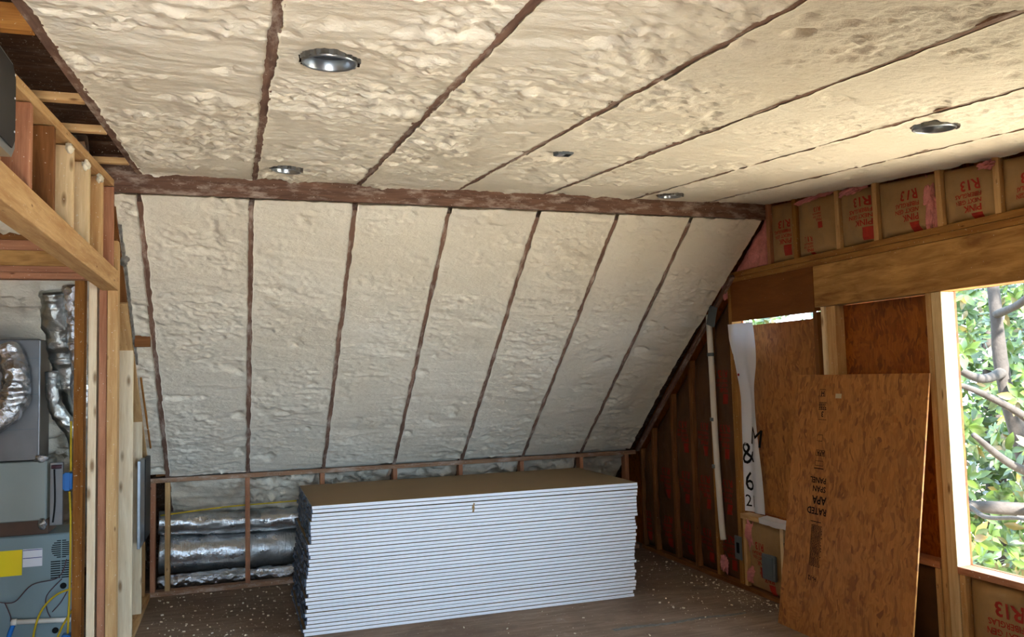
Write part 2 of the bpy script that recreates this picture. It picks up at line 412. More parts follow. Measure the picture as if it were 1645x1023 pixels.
# ================================================================ SETTING
XW = 3.729                      # inner face of the gable wall's studs
XS = XW+.092                    # inner face of its sheathing
XL = -.66                       # room face of the partition
XFAR = -2.7
tag(box('floor', (XFAR-.1, FRONT_Y-.2, -.05), (XS+.02, 8.55, 0), M['floor'], bev=0), kind='structure')
def shell_quad(name, pts, th, mat):
    p = [Vector(q) for q in pts]; n = (p[1]-p[0]).cross(p[3]-p[0]).normalized()*th
    vs = p+[q+n for q in p]; fs = [(0, 1, 2, 3), (7, 6, 5, 4)]+[(i, i+4, (i+1) % 4+4, (i+1) % 4) for i in range(4)]
    return tag(recentre(link(name, mesh(name, vs, fs), mat)), kind='structure')
dk = .17
c0, c1 = FRONT_Y-.2, BY+.1
shell_quad('ceiling', [(XFAR-.1, c0, ceil_z(c0)+dk), (XS+.02, c0, ceil_z(c0)+dk), (XS+.02, c1, ceil_z(c1)+dk), (XFAR-.1, c1, ceil_z(c1)+dk)], .02, M['deck'])
s0, s1 = BY-.08, 8.6
shell_quad('ceiling', [(XFAR-.1, s0, slope_z(s0)+dk*1.3), (XS+.02, s0, slope_z(s0)+dk*1.3), (XS+.02, s1, slope_z(s1)+dk*1.3), (XFAR-.1, s1, slope_z(s1)+dk*1.3)], .02, M['deck'])
tag(box('wall_left', (XFAR-.1, FRONT_Y, 0), (XFAR, 8.5, 3.0), M['kraft'], bev=0), kind='structure')
tag(box('wall_back', (XFAR, 8.42, 0), (XS, 8.48, .25), M['deck'], bev=0), kind='structure')

def wall_with_holes(name, axis, at, th, a0, a1, z0, z1, holes, mat):
    """a sheathing wall in the plane axis=AT, spanning A0..A1 and Z0..Z1, cut by rectangular holes"""
    xs = sorted({a0, a1, *[h[0] for h in holes], *[h[1] for h in holes]}); zs = sorted({z0, z1, *[h[2] for h in holes], *[h[3] for h in holes]})
    bm = bmesh.new()
    for i in range(len(xs)-1):
        for j in range(len(zs)-1):
            cx, cz = (xs[i]+xs[i+1])/2, (zs[j]+zs[j+1])/2
            if any(h[0] < cx < h[1] and h[2] < cz < h[3] for h in holes): continue
            lo, hi = ((at, xs[i], zs[j]), (at+th, xs[i+1], zs[j+1])) if axis == 'x' else ((xs[i], at, zs[j]), (xs[i+1], at+th, zs[j+1]))
            box_bm(bm, lo, hi)
    bmesh.ops.remove_doubles(bm, verts=bm.verts, dist=1e-5)
    seen = {}
    for f in list(bm.faces):
        k = tuple(round(x, 4) for x in f.calc_center_median())
        seen.setdefault(k, []).append(f)
    bmesh.ops.delete(bm, geom=[f for v in seen.values() if len(v) > 1 for f in v], context='FACES')
    return tag(recentre(link(name, bm_me(bm, name), mat)), kind='structure')
OP1 = (4.68, 5.61, .60, 2.09)
OP2 = (3.70, 4.44, .60, 2.107)
wall_with_holes('wall_right', 'x', XS, .015, FRONT_Y-.2, 8.5, 0, 3.2, [OP1, OP2, OPEN3], M['osb2'])
wall_with_holes('wall_front', 'y', FRONT_Y-.12, .12, XFAR, XS, 0, 2.45, FRONT_OPEN, M['pine2'])
tag(box('ground', (-3.2, -7.5, -.15), (4.4, FRONT_Y-.15, -.06), M['bounce_deck'], bev=0), kind='structure')       # unseen pale deck added outside to bounce sunlight onto the ceiling
tag(box('wall_light_block', (.75, .45, 0), (XW-.02, .55, ceil_z(.45)), M['deck'], bev=0), kind='structure')                   # unseen full-height wall added to shade the drywall stack's right half
tag(box('ground', (-30, -30, -3.3), (60, 50, -3.2), M['ground'], bev=0), kind='structure')

# ================================================================ CEILING AND SLOPE TIMBERS
JX = [-.527, .105, .73, 1.378, 1.983, 2.657, 3.25]
SX = [-.533, .088, .711, 1.321, 1.939, 2.528, 3.113]
side = ['nearest the closet partition', 'over the left can lights', 'right of the near can light', 'left of the small junction box', 'right of the small junction box', 'left of the far right can light', 'closest to the window wall']
for i, x in enumerate(JX):
    a = Vector((x, BY-.002, ceil_z(BY)+.0845)); b = Vector((x, FRONT_Y, ceil_z(FRONT_Y)+.0845))
    tag(bar('ceiling_joist', a, b, .04, .17, M['rafter']), f'brown ceiling joist edge between foam bays, {side[i]}', 'joist', 'joists of the low ceiling')
for i, x in enumerate(SX):
    a = Vector((x, BY+.05, slope_z(BY+.05)))-EN_S*.0845; b = Vector((x, 8.38, slope_z(8.38)))-EN_S*.0845
    where = 'nearest the closet partition' if i == 0 else ('closest to the window wall' if i == 6 else ORD[i+1]+' from the closet partition')
    tag(bar('roof_rafter', a, b, .038, .17, M['rafter']), f'steep brown rafter edge in the foamed slope, {where}', 'rafter', 'rafters of the steep slope')
# the ridge timber under which both meet
bm = bmesh.new(); box_bm(bm, (-.78-1.45, -.022, -.11), (XS-.01-1.45, .022, .11), .003)
rb = link('ridge_timber', bm_me(bm, 'ridge_timber'), M['beam'], None, (1.45, BY+.022, 2.811+.11))
tag(rb, 'long reddish-brown ridge timber between low ceiling and steep slope', 'ridge board', None, 'thing')

# foam bays
CANS = {'near': (.282, 2.583, .087), 'far': (.267, 4.672, .082), 'right': (2.847, 2.706, .087), 'rfar': (2.807, 4.90, .08)}
def cv(y): return (BY-y)/math.cos(CEIL_A)
O_C = Vector((0, BY, BZ)); O_S = Vector((0, KY, KZ))
cb = [(-.507, .085), (.125, .71), (.75, 1.358), (1.398, 1.963), (2.003, 2.637), (2.677, 3.23), (3.27, 3.735)]
desc = ['beside the closet partition', 'holding the two can lights on the left', 'right of the near can light', 'holding the small junction box', 'left of the far right can lights',
        'holding the two can lights by the window wall', 'along the top of the window wall']
hol = [[], [(CANS['near'][0], cv(CANS['near'][1]), .095), (CANS['far'][0], cv(CANS['far'][1]), .09)], [], [(1.565, cv(3.772), .045)], [],
       [(CANS['right'][0], cv(CANS['right'][1]), .095), (CANS['rfar'][0], cv(CANS['rfar'][1]), .09)], []]
for i, (a, b) in enumerate(cb):
    foam(f'cream spray foam ceiling bay {desc[i]}', a, b, .004, cv(FRONT_Y+.3), O_C, EV_C, EN_C, 3+i*5, [1.35, 1.25, 1.05, .9, .7, .6, .8][i], hol[i],
         lap=[.004, .005, .004, .005, .006, .009, .012][i], group='foam bays of the low ceiling', step=.009)
sb = [(-.514, .069), (.107, .692), (.73, 1.302), (1.34, 1.92), (1.958, 2.509), (2.547, 3.094), (3.132, 3.62)]
vt = -(KY-BY-.01)/math.cos(SL_A)
flare = lambda V: np.clip((-V-1.2)*.05, 0, .1)
for i, (a, b) in enumerate(sb):
    w = ['beside the closet partition', 'second from the closet partition', 'third from the closet partition', 'in the middle of the slope', 'third from the window wall', 'second from the window wall', 'beside the window wall'][i]
    foam(f'pale spray foam bay of the steep slope, {w}', a, b, vt, -.02, O_S, EV_S, EN_S, 61+i*7, [.95, .7, .6, .7, .65, .55, 1.1][i], group='foam bays of the steep slope',
         flare=flare if i == 6 else None)
    foam(f'grey-green lumpy foam behind the knee wall, under slope bay {w}', a, b, .05, 1.42, O_S, EV_S, EN_S, 161+i*7, 3.0, step=.02, group='foam bays behind the knee wall')
foam('narrow strip of foam between closet partition and first rafter', -.664, -.552, vt, -.05, O_S, EV_S, EN_S, 331, 1.1)
foam('grey lumpy foam slope above the furnace in the closet', -2.6, -.78, -3.2, 1.3, O_S, EV_S, EN_S, 351, 4.0, step=.03)

# narrow open bay of the roof left of the first joist, with its blocks
for k, y in enumerate((2.60, 3.43, 3.99, 4.80)):
    w = ['nearest the room', 'second towards the ridge', 'third towards the ridge', 'right at the ridge'][k]
    tag(box('roof_block', (-.75, y-.019, ceil_z(y)-.002), (-.548, y+.019, ceil_z(y)+(.03 if k else .075)), M['pine2'] if k else M['old']), f'short tan block between partition and first joist, {w}', 'wood block', 'blocks in the open roof bay')
# ================================================================ RECESSED LIGHT CANS
def can(key, label, tilt=0, ragged=0):
    x, y, r = CANS[key]; c = Vector((x, y, ceil_z(y)))
    t = thing('recessed_light', label, 'ceiling light', c, 'empty recessed light housings')
    rot = Matrix((Vector((1, 0, 0)), -EV_C, -EN_C)).transposed().to_4x4() @ Matrix.Rotation(tilt, 4, 'Y')
    def lathe(name, prof, mat, sides=40):
        vs, fs = [], []
        for rr, z in prof:
            for k in range(sides):
                a = 2*math.pi*k/sides; vs.append((rr*math.cos(a), rr*math.sin(a), z))
        for i in range(len(prof)-1):
            for k in range(sides): fs.append((i*sides+k, i*sides+(k+1) % sides, (i+1)*sides+(k+1) % sides, (i+1)*sides+k))
        me = mesh(name, vs, fs, True); me.transform(rot)
        o = bpy.data.objects.new(name, me); me.materials.append(mat); COL.objects.link(o); o.parent = t; return o
    lathe('rim', [(r*.90, .03), (r*.90, -.012), (r*.94, -.017), (r*1.0, -.014), (r*1.0, .02)], M['steel'])
    lathe('housing', [(r*.895, .02), (r*.89, .09), (r*.86, .13), (r*.5, .14), (.001, .14)], M['can_inside'])
    lathe('socket_plate', [(.001, .10), (r*.33, .10), (r*.33, .138)], M['dark'], 16)
    # bracket sheet that sticks out of the foam beyond the rim
    vs, fs = [], []; n = 22; rng = random.Random(hash(key) % 99)
    rng = random.Random(len(key)*7+3)
    for k in range(n+1):
        a = R(195)+R(150)*k/n; r0, r1 = r*1.0, r*(1.10+.10*rng.random()+(.10 if 6 < k < 13 else 0))
        for rr, z in ((r0, -.010), (r1, -.013-.006*rng.random()), (r1, .02), (r0, .02)): vs.append((rr*math.cos(a), rr*math.sin(a), z))
    for k in range(n):
        for q in range(4): fs.append((k*4+q, (k+1)*4+q, (k+1)*4+(q+1) % 4, k*4+(q+1) % 4))
    me = mesh('bracket', vs, fs); me.transform(rot); me.materials.append(M['sheet'])
    o = bpy.data.objects.new('bracket', me); COL.objects.link(o); o.parent = t
can('near', 'large open recessed light can nearest the camera, second foam bay')
can('far', 'recessed light can hard against the ridge timber on the closet side', R(5))
can('right', 'recessed light can in the near part of the ceiling by the window wall')
can('rfar', 'flat-looking recessed light can by the ridge timber near the window wall')
y = 3.772; c = Vector((1.565, y, ceil_z(y)))
t = thing('junction_box', 'small grey ceiling junction box half buried in foam', 'electrical box', c)
o = box('box', (1.522, y-.033, c.z-.010), (1.608, y+.033, c.z+.06), M['greybox'], t)
box('cover_clip', (1.530, y-.024, c.z-.014), (1.560, y+.024, c.z-.009), M['steel'], t)
box('knockout', (1.572, y-.02, c.z-.012), (1.598, y+.02, c.z-.0095), M['dark'], t)

# ================================================================ KNEE WALL
tag(box('knee_wall_plate', (-.70, KY, .905), (3.70, KY+.089, .943), M['dusty'], long=None), 'thin reddish top plate along the low knee wall', 'wall plate')
tag(box('knee_wall_sole', (-.70, KY, 0), (3.70, KY+.089, .038), M['dusty']), 'floor plate of the low knee wall, foam dust on it', 'wall plate')
ks = [(-.645, 'fir', 'at the corner with the closet partition'), (-.535, 'pine2', 'in the corner, second from the closet partition'), (.085, 'fir', 'in front of the foil duct'), (.70, 'fir', 'half hidden by the left end of the drywall stack'),
      (1.33, 'fir', 'peeking over the drywall stack below the middle bay'), (1.93, 'fir', 'peeking over the middle right of the stack'), (2.52, 'fir', 'peeking over the right end of the stack'), (3.12, 'fir', 'behind the right end of the stack'), (3.60, 'fir', 'in the dark corner by the window wall')]
for x, m, w in ks:
    tag(box('knee_wall_stud', (x-.019, KY+.001, .038), (x+.019, KY+.088, .905), M[m], long='z'), f'short knee wall stud {w}', 'stud', 'studs of the knee wall')
tag(box('wood_block', (-.625, KY+.02, .955), (-.555, KY+.058, 1.08), M['brown']), 'small brown block standing on the knee wall plate in the corner', 'wood block')

def duct(name, label, pts, r, mat, seed, cat='duct', sides=40, amp=.018, sub=40):
    o = tube(name, pts, r, mat, None, sides, 0, 0, seed, sub=sub)
    me = o.data; n = len(me.vertices); co = np.empty(n*3); me.vertices.foreach_get('co', co); co = co.reshape(-1, 3)
    no = np.empty(n*3); me.vertices.foreach_get('normal', no); no = no.reshape(-1, 3)
    L = co[:, 0] if np.ptp(co[:, 0]) > np.ptp(co[:, 2]) else co[:, 2]
    ang = np.arctan2(co[:, 2], co[:, 1])
    d = amp*(fbm(L*9+40, ang*2.5+20, seed, 4)-.5)*2+amp*.35*(1-np.abs(2*vn(L*26+90, ang*1.2+9, seed+3)-1))
    co = co+no*d[:, None]; me.vertices.foreach_set('co', co.ravel()); me.update()
    return tag(o, label, cat)
duct('foil_duct', 'fat foil-wrapped flexible duct lying behind the knee wall', [(-.62, 7.72, .275), (-.1, 7.73, .25), (.45, 7.76, .235), (1.1, 7.8, .23), (2.2, 7.8, .22)], .172, M['foil_duct'], 5, amp=.010)
duct('thin_foil_duct', 'dull foam-dusted duct resting above and behind the fat foil duct', [(-.62, 7.60, .54), (0, 7.64, .50), (.6, 7.66, .49), (1.6, 7.7, .47)], .092, M['foil_duct'], 9, amp=.012)
duct('crumpled_foil_wrap', 'crumpled bright foil lying on the floor under the fat duct', [(-.62, 7.50, .075), (0, 7.52, .065), (.3, 7.5, .055), (.9, 7.5, .055)], .045, M['foil'], 19, 'foil', 18, .03)
tag(tube('cable', [(-.6, 7.48, .62), (-.1, 7.46, .655), (.3, 7.46, .662), (.9, 7.47, .67)], .006, M['yellow'], None, 8), 'thin yellow cable strung behind the knee wall studs', 'cable')

# ================================================================ GABLE WALL (with the windows)
def sz(y): return slope_z(y)-.005
for (y, m, w) in [(7.27, 'brown', 'at the knee wall corner'), (7.02, 'brown', 'second from the knee wall'), (6.64, 'brown', 'third from the knee wall'), (6.30, 'brown', 'fourth from the knee wall'), (5.965, 'plate', 'beside the white vent pipe')]:
    tag(box('gable_stud', (XW, y-.019, .038), (XS-.002, y+.019, sz(y+.019)-.004), M[m], long='z'), f'dark brown full-height gable stud {w}', 'stud', 'gable studs under the slope')
tag(box('window_stud', (XW-.001, 5.618, .038), (XS-.002, 5.66, 2.388), M['plate'], long='z'), 'golden stud on the far side of the boarded window, by the housewrap', 'stud')
tag(box('gable_sole', (XW-.004, 2.0, 0), (XS, 7.30, .038), M['brown'], long='y'), 'floor plate along the foot of the window wall', 'wall plate')
tag(bar('slope_plate', (XW-.02, 5.55, slope_z(5.55)-.016), (XW-.02, 7.30, slope_z(7.30)-.016), .036, .03, M['rafter']), 'grimy sloping edge timber where the slope meets the window wall', 'timber')
# plates above the windows and the header
tag(box('top_plate', (XW-.006, 1.0, 2.430), (XS-.002, 5.64, 2.468), M['plate'], long='y'), 'upper golden top plate over the windows, carrying the short gable studs', 'wall plate')
tag(box('lower_top_plate', (XW-.002, 1.0, 2.390), (XS-.002, 5.66, 2.4285), M['plate'], long='y'), 'lower golden top plate directly over the window header', 'wall plate')
tag(box('header_panel', (XW-.001, 4.632, 2.078), (XW+.02, 5.617, 2.389), M['plyhead'], long='y'), 'smooth brown plywood header panel over the boarded window', 'panel')
tag(box('window_header', (XW, 1.0, 2.108), (XS-.002, 4.628, 2.388), M['header'], long='y'), 'deep knotty timber header over the open window', 'header beam', None, 'thing')
# jambs and posts
for i, (a, b, m, w) in enumerate([(4.608, 4.650, 'brown', 'dark post stud between the two boarded windows, next to the housewrap side'),
                               (4.535, 4.570, 'spruce', 'narrow pale post stud in the middle between the two boarded windows'),
                               (4.446, 4.532, 'pine2', 'wide tan post stud beside the higher boarded window')]):
    tag(box('post_stud', (XW+(.012 if i == 2 else 0), a, .038), (XS-.002, b, 2.106 if i else 2.0775), M[m], long='z'), w, 'stud')
tag(box('jamb_stud', (XW, 3.646, .038), (XS-.002, 3.682, 2.106), M['pine2'], long='z'), 'tan jamb stud touching the leaning board, left ply of the window post', 'stud')
tag(box('jamb_stud', (XW+.004, 3.609, .038), (XS-.002, 3.644, 2.106), M['pine'], long='z'), 'middle pale ply of the window post', 'stud')
tag(box('jamb_stud', (XW, 3.571, .038), (XS+.014, 3.607, 2.106), M['pine'], long='z'), 'bright sunlit jamb stud bordering the open window', 'stud')
tag(box('jamb_stud', (XW, 1.462, .038), (XS+.014, 1.50, 2.106), M['pine'], long='z'), 'jamb stud of the open window on the camera side', 'stud')
# sills
tag(box('window_sill_board', (XW-.006, 1.51, .560), (XS+.03, 3.569, .598), M['fir'], long='y'), 'reddish rough sill of the open window, washed with daylight', 'window sill')
tag(box('window_sill_board', (XW-.002, 3.69, .560), (XS-.002, 4.444, .598), M['fir'], long='y'), 'sill board just behind the leaning strand board', 'window sill')
tag(box('window_sill_board', (XW-.004, 4.655, .545), (XS-.002, 5.616, .583), M['pine2'], long='y'), 'sill board of the boarded window with the housewrap', 'window sill')
vs, fs = [], []
n = 14
for k in range(n+1):
    y = 5.36-.56*k/n; d = .02*fbm(np.array([k*.9]), np.array([1.5]), 5, 2)[0]
    for X, Z in ((XW-.012, .535+d), (XW-.016, .583+d*.3), (XW+.06, .592+d*.5), (XW+.06, .5845), (XW-.0045, .5845), (XW-.0045, .535+d)): vs.append((X, y, Z))
for k in range(n):
    for q in range(6): fs.append((k*6+q, k*6+(q+1) % 6, (k+1)*6+(q+1) % 6, (k+1)*6+q))
fs += [(0, 1, 2, 3, 4, 5), tuple(n*6+q for q in (5, 4, 3, 2, 1, 0))]
tag(recentre(link('flashing_tape', mesh('flashing_tape', vs, fs, False), M['wrap'])), 'crumpled white flashing tape lying over the boarded window sill', 'tape')

for (y, w, m) in [(5.575, 'next to the grey plate by the stud', 'pine2'), (5.115, 'beside the grey electrical box', 'pine'), (4.70, 'hidden low behind the leaning board', 'pine2')]:
    tag(box('sill_cripple', (XW, y-.019, .038), (XS-.002, y+.019, .543), M[m], long='z'), f'short stud under the boarded window sill, {w}', 'stud', 'short studs under the sills')
for (y, w, m) in [(3.71, 'close to the leaning board foot', 'pine2'), (4.2, 'behind the leaning board', 'pine2'), (3.545, 'just inside the sunlit jamb', 'pine2'), (2.95, 'middle of the open window', 'pine2'), (2.34, 'on the camera side of the open window', 'pine2')]:
    tag(box('sill_cripple', (XW, y-.019, .038), (XS-.002, y+.019, .558), M[m], long='z'), f'short stud under a sill, {w}', 'stud', 'short studs under the sills')

# short studs above the top plate
GY = [(5.102, 'fir'), (4.80, 'plate'), (4.365, 'pine2'), (4.03, 'pine2'), (3.545, 'pine2'), (3.175, 'pine2'), (2.75, 'pine2')]
for i, (y, m) in enumerate(GY):
    tag(box('gable_cripple', (XW, y-.019, 2.468), (XS-.002, y+.019, ceil_z(y)+.02), M[m], long='z'), 'short stud above the top plate, ' + ('at the ridge timber' if i == 0 else ORD[i+1]+' from the ridge timber'), 'stud', 'short gable studs above the windows')

# ---------------------------------------------------------------- lettering on the batts
_txt = {}
def text_mesh(body, size=1.0, align='LEFT', bold=True):
    key = (body, align)
    if key not in _txt:
        c = bpy.data.curves.new('t', 'FONT'); c.body = body; c.size = 1; c.align_x = align
        if bold: c.offset = .022
        c.resolution_u = 2
        o = bpy.data.objects.new('t', c); COL.objects.link(o)
        dg = bpy.context.evaluated_depsgraph_get(); dg.update()
        me = bpy.data.meshes.new_from_object(o.evaluated_get(dg))
        V = [tuple(v.co)[:2] for v in me.vertices]; F = [tuple(p.vertices) for p in me.polygons]
        bpy.data.objects.remove(o); bpy.data.curves.remove(c); bpy.data.meshes.remove(me)
        _txt[key] = (V, F)
    V, F = _txt[key]
    return [(x*size, y*size) for x, y in V], F
def block(lines):
    """lines: (text, size, x, y) -> one flat list of 2-D vertices and faces"""
    V, F = [], []
    for s, size, x, y in lines:
        if s == '#':
            w, h = size; base = len(V)
            k_ = 5 if w > .03 else 1
            V += [(x+w*i/k_, y+h*j/k_) for j in range(k_+1) for i in range(k_+1)]
            F += [(base+j*(k_+1)+i, base+j*(k_+1)+i+1, base+(j+1)*(k_+1)+i+1, base+(j+1)*(k_+1)+i) for j in range(k_) for i in range(k_)]; continue
        v, f = text_mesh(s, size); b = len(V)
        V += [(px+x, py+y) for px, py in v]; F += [tuple(b+i for i in q) for q in f]
    return V, F
def batt_lines(k=1.0):
    return [('#', (.070*k, .085*k), 0, .245*k), ('PINK', .055*k, 0, .195*k), ('NEXT GEN', .036*k, 0, .158*k), ('FIBERGLAS', .036*k, 0, .120*k), ('R13', .085*k, 0, .045*k)]

BN = [0]
def batt(label, y0, y1, z0, ztop, blocks, mat='kraft', group='kraft-faced batts', puff=.028, depth=.03, k=1.0):
    """kraft-faced batt in the gable wall; ZTOP is a height or a function of y; BLOCKS: (y, z) of each printed block's origin"""
    BN[0] += 1; sd_ = BN[0]*13
    zt = ztop if callable(ztop) else (lambda y, z=ztop: z)
    nu, nv = 14, 44 if zt(y0)-z0 > .6 else 22
    def X(y, z):
        s = min(max((y-y0)/(y1-y0), 0), 1); top = zt(y); q = min(max((z-z0)/(top-z0), 0), 1)
        e = (1-abs(2*s-1)**3.5)*(1-abs(2*q-1)**9)
        w = float(fbm(np.array([y*7+sd_]), np.array([z*5]), sd_, 3)[0])-.5; w2 = 1-abs(2*float(vn(np.array([y*16+sd_]), np.array([z*11]), sd_))-1)
        return XW+depth-puff*e-(.034*w+.016*w2)*min(1, e*1.5)
    vs, fs = [], []
    for j in range(nv+1):
        for i in range(nu+1):
            y = y0+(y1-y0)*i/nu; z = z0+(zt(y)-z0)*j/nv; vs.append((X(y, z), y, z))
    ix = lambda i, j: j*(nu+1)+i
    for j in range(nv):
        for i in range(nu): fs.append((ix(i, j), ix(i, j+1), ix(i+1, j+1), ix(i+1, j)))
    ring = [ix(i, 0) for i in range(nu+1)]+[ix(nu, j) for j in range(1, nv+1)]+[ix(i, nv) for i in range(nu-1, -1, -1)]+[ix(0, j) for j in range(nv-1, 0, -1)]
    n0 = len(vs)
    for r_ in ring: vs.append((XS-.004, vs[r_][1], vs[r_][2]))
    m = len(ring)
    for i in range(m): fs.append((ring[i], ring[(i+1) % m], n0+(i+1) % m, n0+i))
    base = Vector((XW+.05, (y0+y1)/2, z0))
    t = thing('insulation_batt', label, 'insulation', base, group)
    bo = link('batt', mesh('batt', [Vector(v)-base for v in vs], fs, True), M[mat]); bo.parent = t
    LV, LF = [], []
    for (by, bz, *kk) in blocks:
        V, F = block(batt_lines(kk[0] if kk else k)); b = len(LV); sub = []
        for u, v in V:                       # the print stands on its head: text right -> +Y, text up -> down
            y, z = by+u, bz-v
            sub.append(Vector((X(y, z)-.003, y, z))-base)
        LV += sub; LF += [tuple(b+i for i in q) for q in F]
    if LV:
        o = link('lettering', mesh('lettering', LV, LF), M['red_dark' if mat == 'kraft_dark' else 'red']); o.parent = bo
    return t
# upper row (above the plate)
gl = ['beside the ridge timber', 'second from the ridge timber, high blank paper', 'third from the ridge timber', 'fourth from the ridge timber, folded corner', 'fifth from the ridge, by the tuft', 'sixth from the ridge timber']
ups = [[(4.845, 2.80, .9)], [(4.60, 2.62, .55), (4.49, 2.80, .5)], [(4.06, 2.80, .95)], [(3.68, 2.76, .95)], [(3.27, 2.72, .9)], [(2.9, 2.68, .9)]]
for i in range(6):
    y1, y0 = GY[i][0]-.021, GY[i+1][0]+.021
    batt(f'kraft batt with red print above the windows, {gl[i]}', y0, y1, 2.470, lambda y: ceil_z(y)-.015, [(b[0]-.0, b[1], b[2]) for b in ups[i]], 'kraft', 'batts above the windows', .03, .028)
# under the slope, tall dark bays
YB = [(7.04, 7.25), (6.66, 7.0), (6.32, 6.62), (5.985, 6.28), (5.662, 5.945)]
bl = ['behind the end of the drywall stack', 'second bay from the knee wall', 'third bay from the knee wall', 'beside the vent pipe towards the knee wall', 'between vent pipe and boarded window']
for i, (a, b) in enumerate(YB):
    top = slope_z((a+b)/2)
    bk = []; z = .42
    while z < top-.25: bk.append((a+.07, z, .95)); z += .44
    batt(f'tall dark kraft batt under the slope, {bl[i]}', a, b, .042, lambda y: slope_z(y)-.05, bk, 'kraft_dark', 'tall batts under the slope', .03, .05)
# under the sills
batt('kraft batt with torn edge under the boarded window, beside the grey electrical box', 5.14, 5.552, .042, .54, [(5.30, .44, .9), (5.22, .33, .9)], 'kraft', 'batts under the sills')
batt('kraft batt behind the foot of the leaning board', 4.72, 5.092, .042, .54, [(4.85, .40)], 'kraft', 'batts under the sills')
batt('dark sliver of kraft batt between leaning board and window post', 3.732, 4.178, .042, .556, [(3.9, .45)], 'kraft_dark', 'batts under the sills')
batt('wrinkled kraft batt with large red print under the open window', 2.972, 3.522, .042, .556, [(3.17, .53, 1.25)], 'kraft', 'batts under the sills', .04, .035)
batt('kraft batt under the camera side of the open window', 2.362, 2.928, .042, .556, [(2.6, .5, 1.2)], 'kraft', 'batts under the sills')

# pink fibreglass
def blob(name, label, c, s, seed, cat='insulation', mat='pink', sub=5, rough=.75):
    bm = bmesh.new(); bmesh.ops.create_icosphere(bm, subdivisions=sub, radius=1)
    for v in bm.verts:
        p = v.co; d = float(fbm(np.array([p.x*2.4+seed+p.z*1.7]), np.array([p.y*2.4+p.z*2.9+seed]), seed, 5)[0])-.5
        v.co = Vector((p.x*s[0], p.y*s[1], p.z*s[2]))*(1+rough*2*d)
    return tag(link(name, bm_me(bm, name, True), M[mat], None, c), label, cat)
blob('fibreglass_tuft', 'pink fibreglass tuft bulging beside the fourth short gable stud', (XW+.03, 3.615, 2.61), (.045, .042, .15), 3)
blob('fibreglass_tuft', 'pink fibreglass poking out under the ceiling by the near short stud', (XW+.02, 3.22, 2.735), (.04, .05, .02), 5)
blob('fibreglass_tuft', 'small pink tuft under the ceiling above the third printed batt', (XW+.015, 4.22, 2.815), (.035, .10, .028), 8)
blob('fibreglass_tuft', 'torn pink strip along the ceiling above the second batt', (XW+.015, 4.62, 2.85), (.03, .15, .020), 11)
blob('fibreglass_tuft', 'pink tuft caught between slope and header panel corner', (XW+.03, 5.70, 2.33), (.045, .035, .06), 14)
blob('fibreglass_tuft', 'pink fibreglass edge under the boarded window beside the stud', (XW+.03, 5.50, .42), (.045, .05, .11), 17)
blob('fibreglass_tuft', 'pale pink tuft near the floor under the boarded window', (XW+.02, 5.50, .13), (.04, .05, .07), 21)
blob('fibreglass_tuft', 'pink tuft at the foot of the vent pipe', (XW+.02, 5.90, .14), (.035, .04, .07), 24)
# triangular pink batt at the ridge end
vs, fs = [], []; n = 26
for j in range(n+1):
    for i in range(n+1):
        y = 5.14+.52*i/n; top = min(slope_z(y)+.01, 2.815); z = 2.472+(top-2.472)*j/n
        d = .045*float(fbm(np.array([y*14]), np.array([z*12]), 77, 4)[0])
        vs.append((XW+.03-d, y, z))
for j in range(n):
    for i in range(n): a = j*(n+1)+i; fs.append((a, a+n+1, a+n+2, a+1))
m0 = len(vs); vs += [(XW+.088, v[1], v[2]) for v in vs[:m0]]
ring = [i for i in range(n+1)]+[j*(n+1)+n for j in range(1, n+1)]+[n*(n+1)+i for i in range(n-1, -1, -1)]+[j*(n+1) for j in range(n-1, 0, -1)]
for i in range(len(ring)): a, b = ring[i], ring[(i+1) % len(ring)]; fs.append((a, b, b+m0, a+m0))
tag(recentre(link('pink_batt', mesh('pink_batt', vs, fs, True), M['pink'])), 'unfaced pink batt filling the triangle at the end of the ridge timber', 'insulation')

# ---------------------------------------------------------------- boards over the windows, housewrap
tag(box('window_board', (XS+.017, 4.60, .50), (XS+.029, 5.60, 2.045), M['osb'], bev=0), 'brown strand board closing the far window, daylight gap above it', 'strand board')
tag(box('window_board', (XS-.012, 3.686, .60), (XS-.001, 4.442, 2.105), M['osb2'], bev=0), 'dark strand board closing the middle window above the leaning board', 'strand board')
box('grade_label', (XS+.0155, 4.83, 1.20), (XS+.0172, 4.89, 1.235), M['plabel'], None)
lab = bpy.data.objects['grade_label']; wb = [o for o in bpy.data.objects if o.name.startswith('window_board')][0]
lab.parent = wb; lab.matrix_parent_inverse = Matrix.Translation(-wb.location)
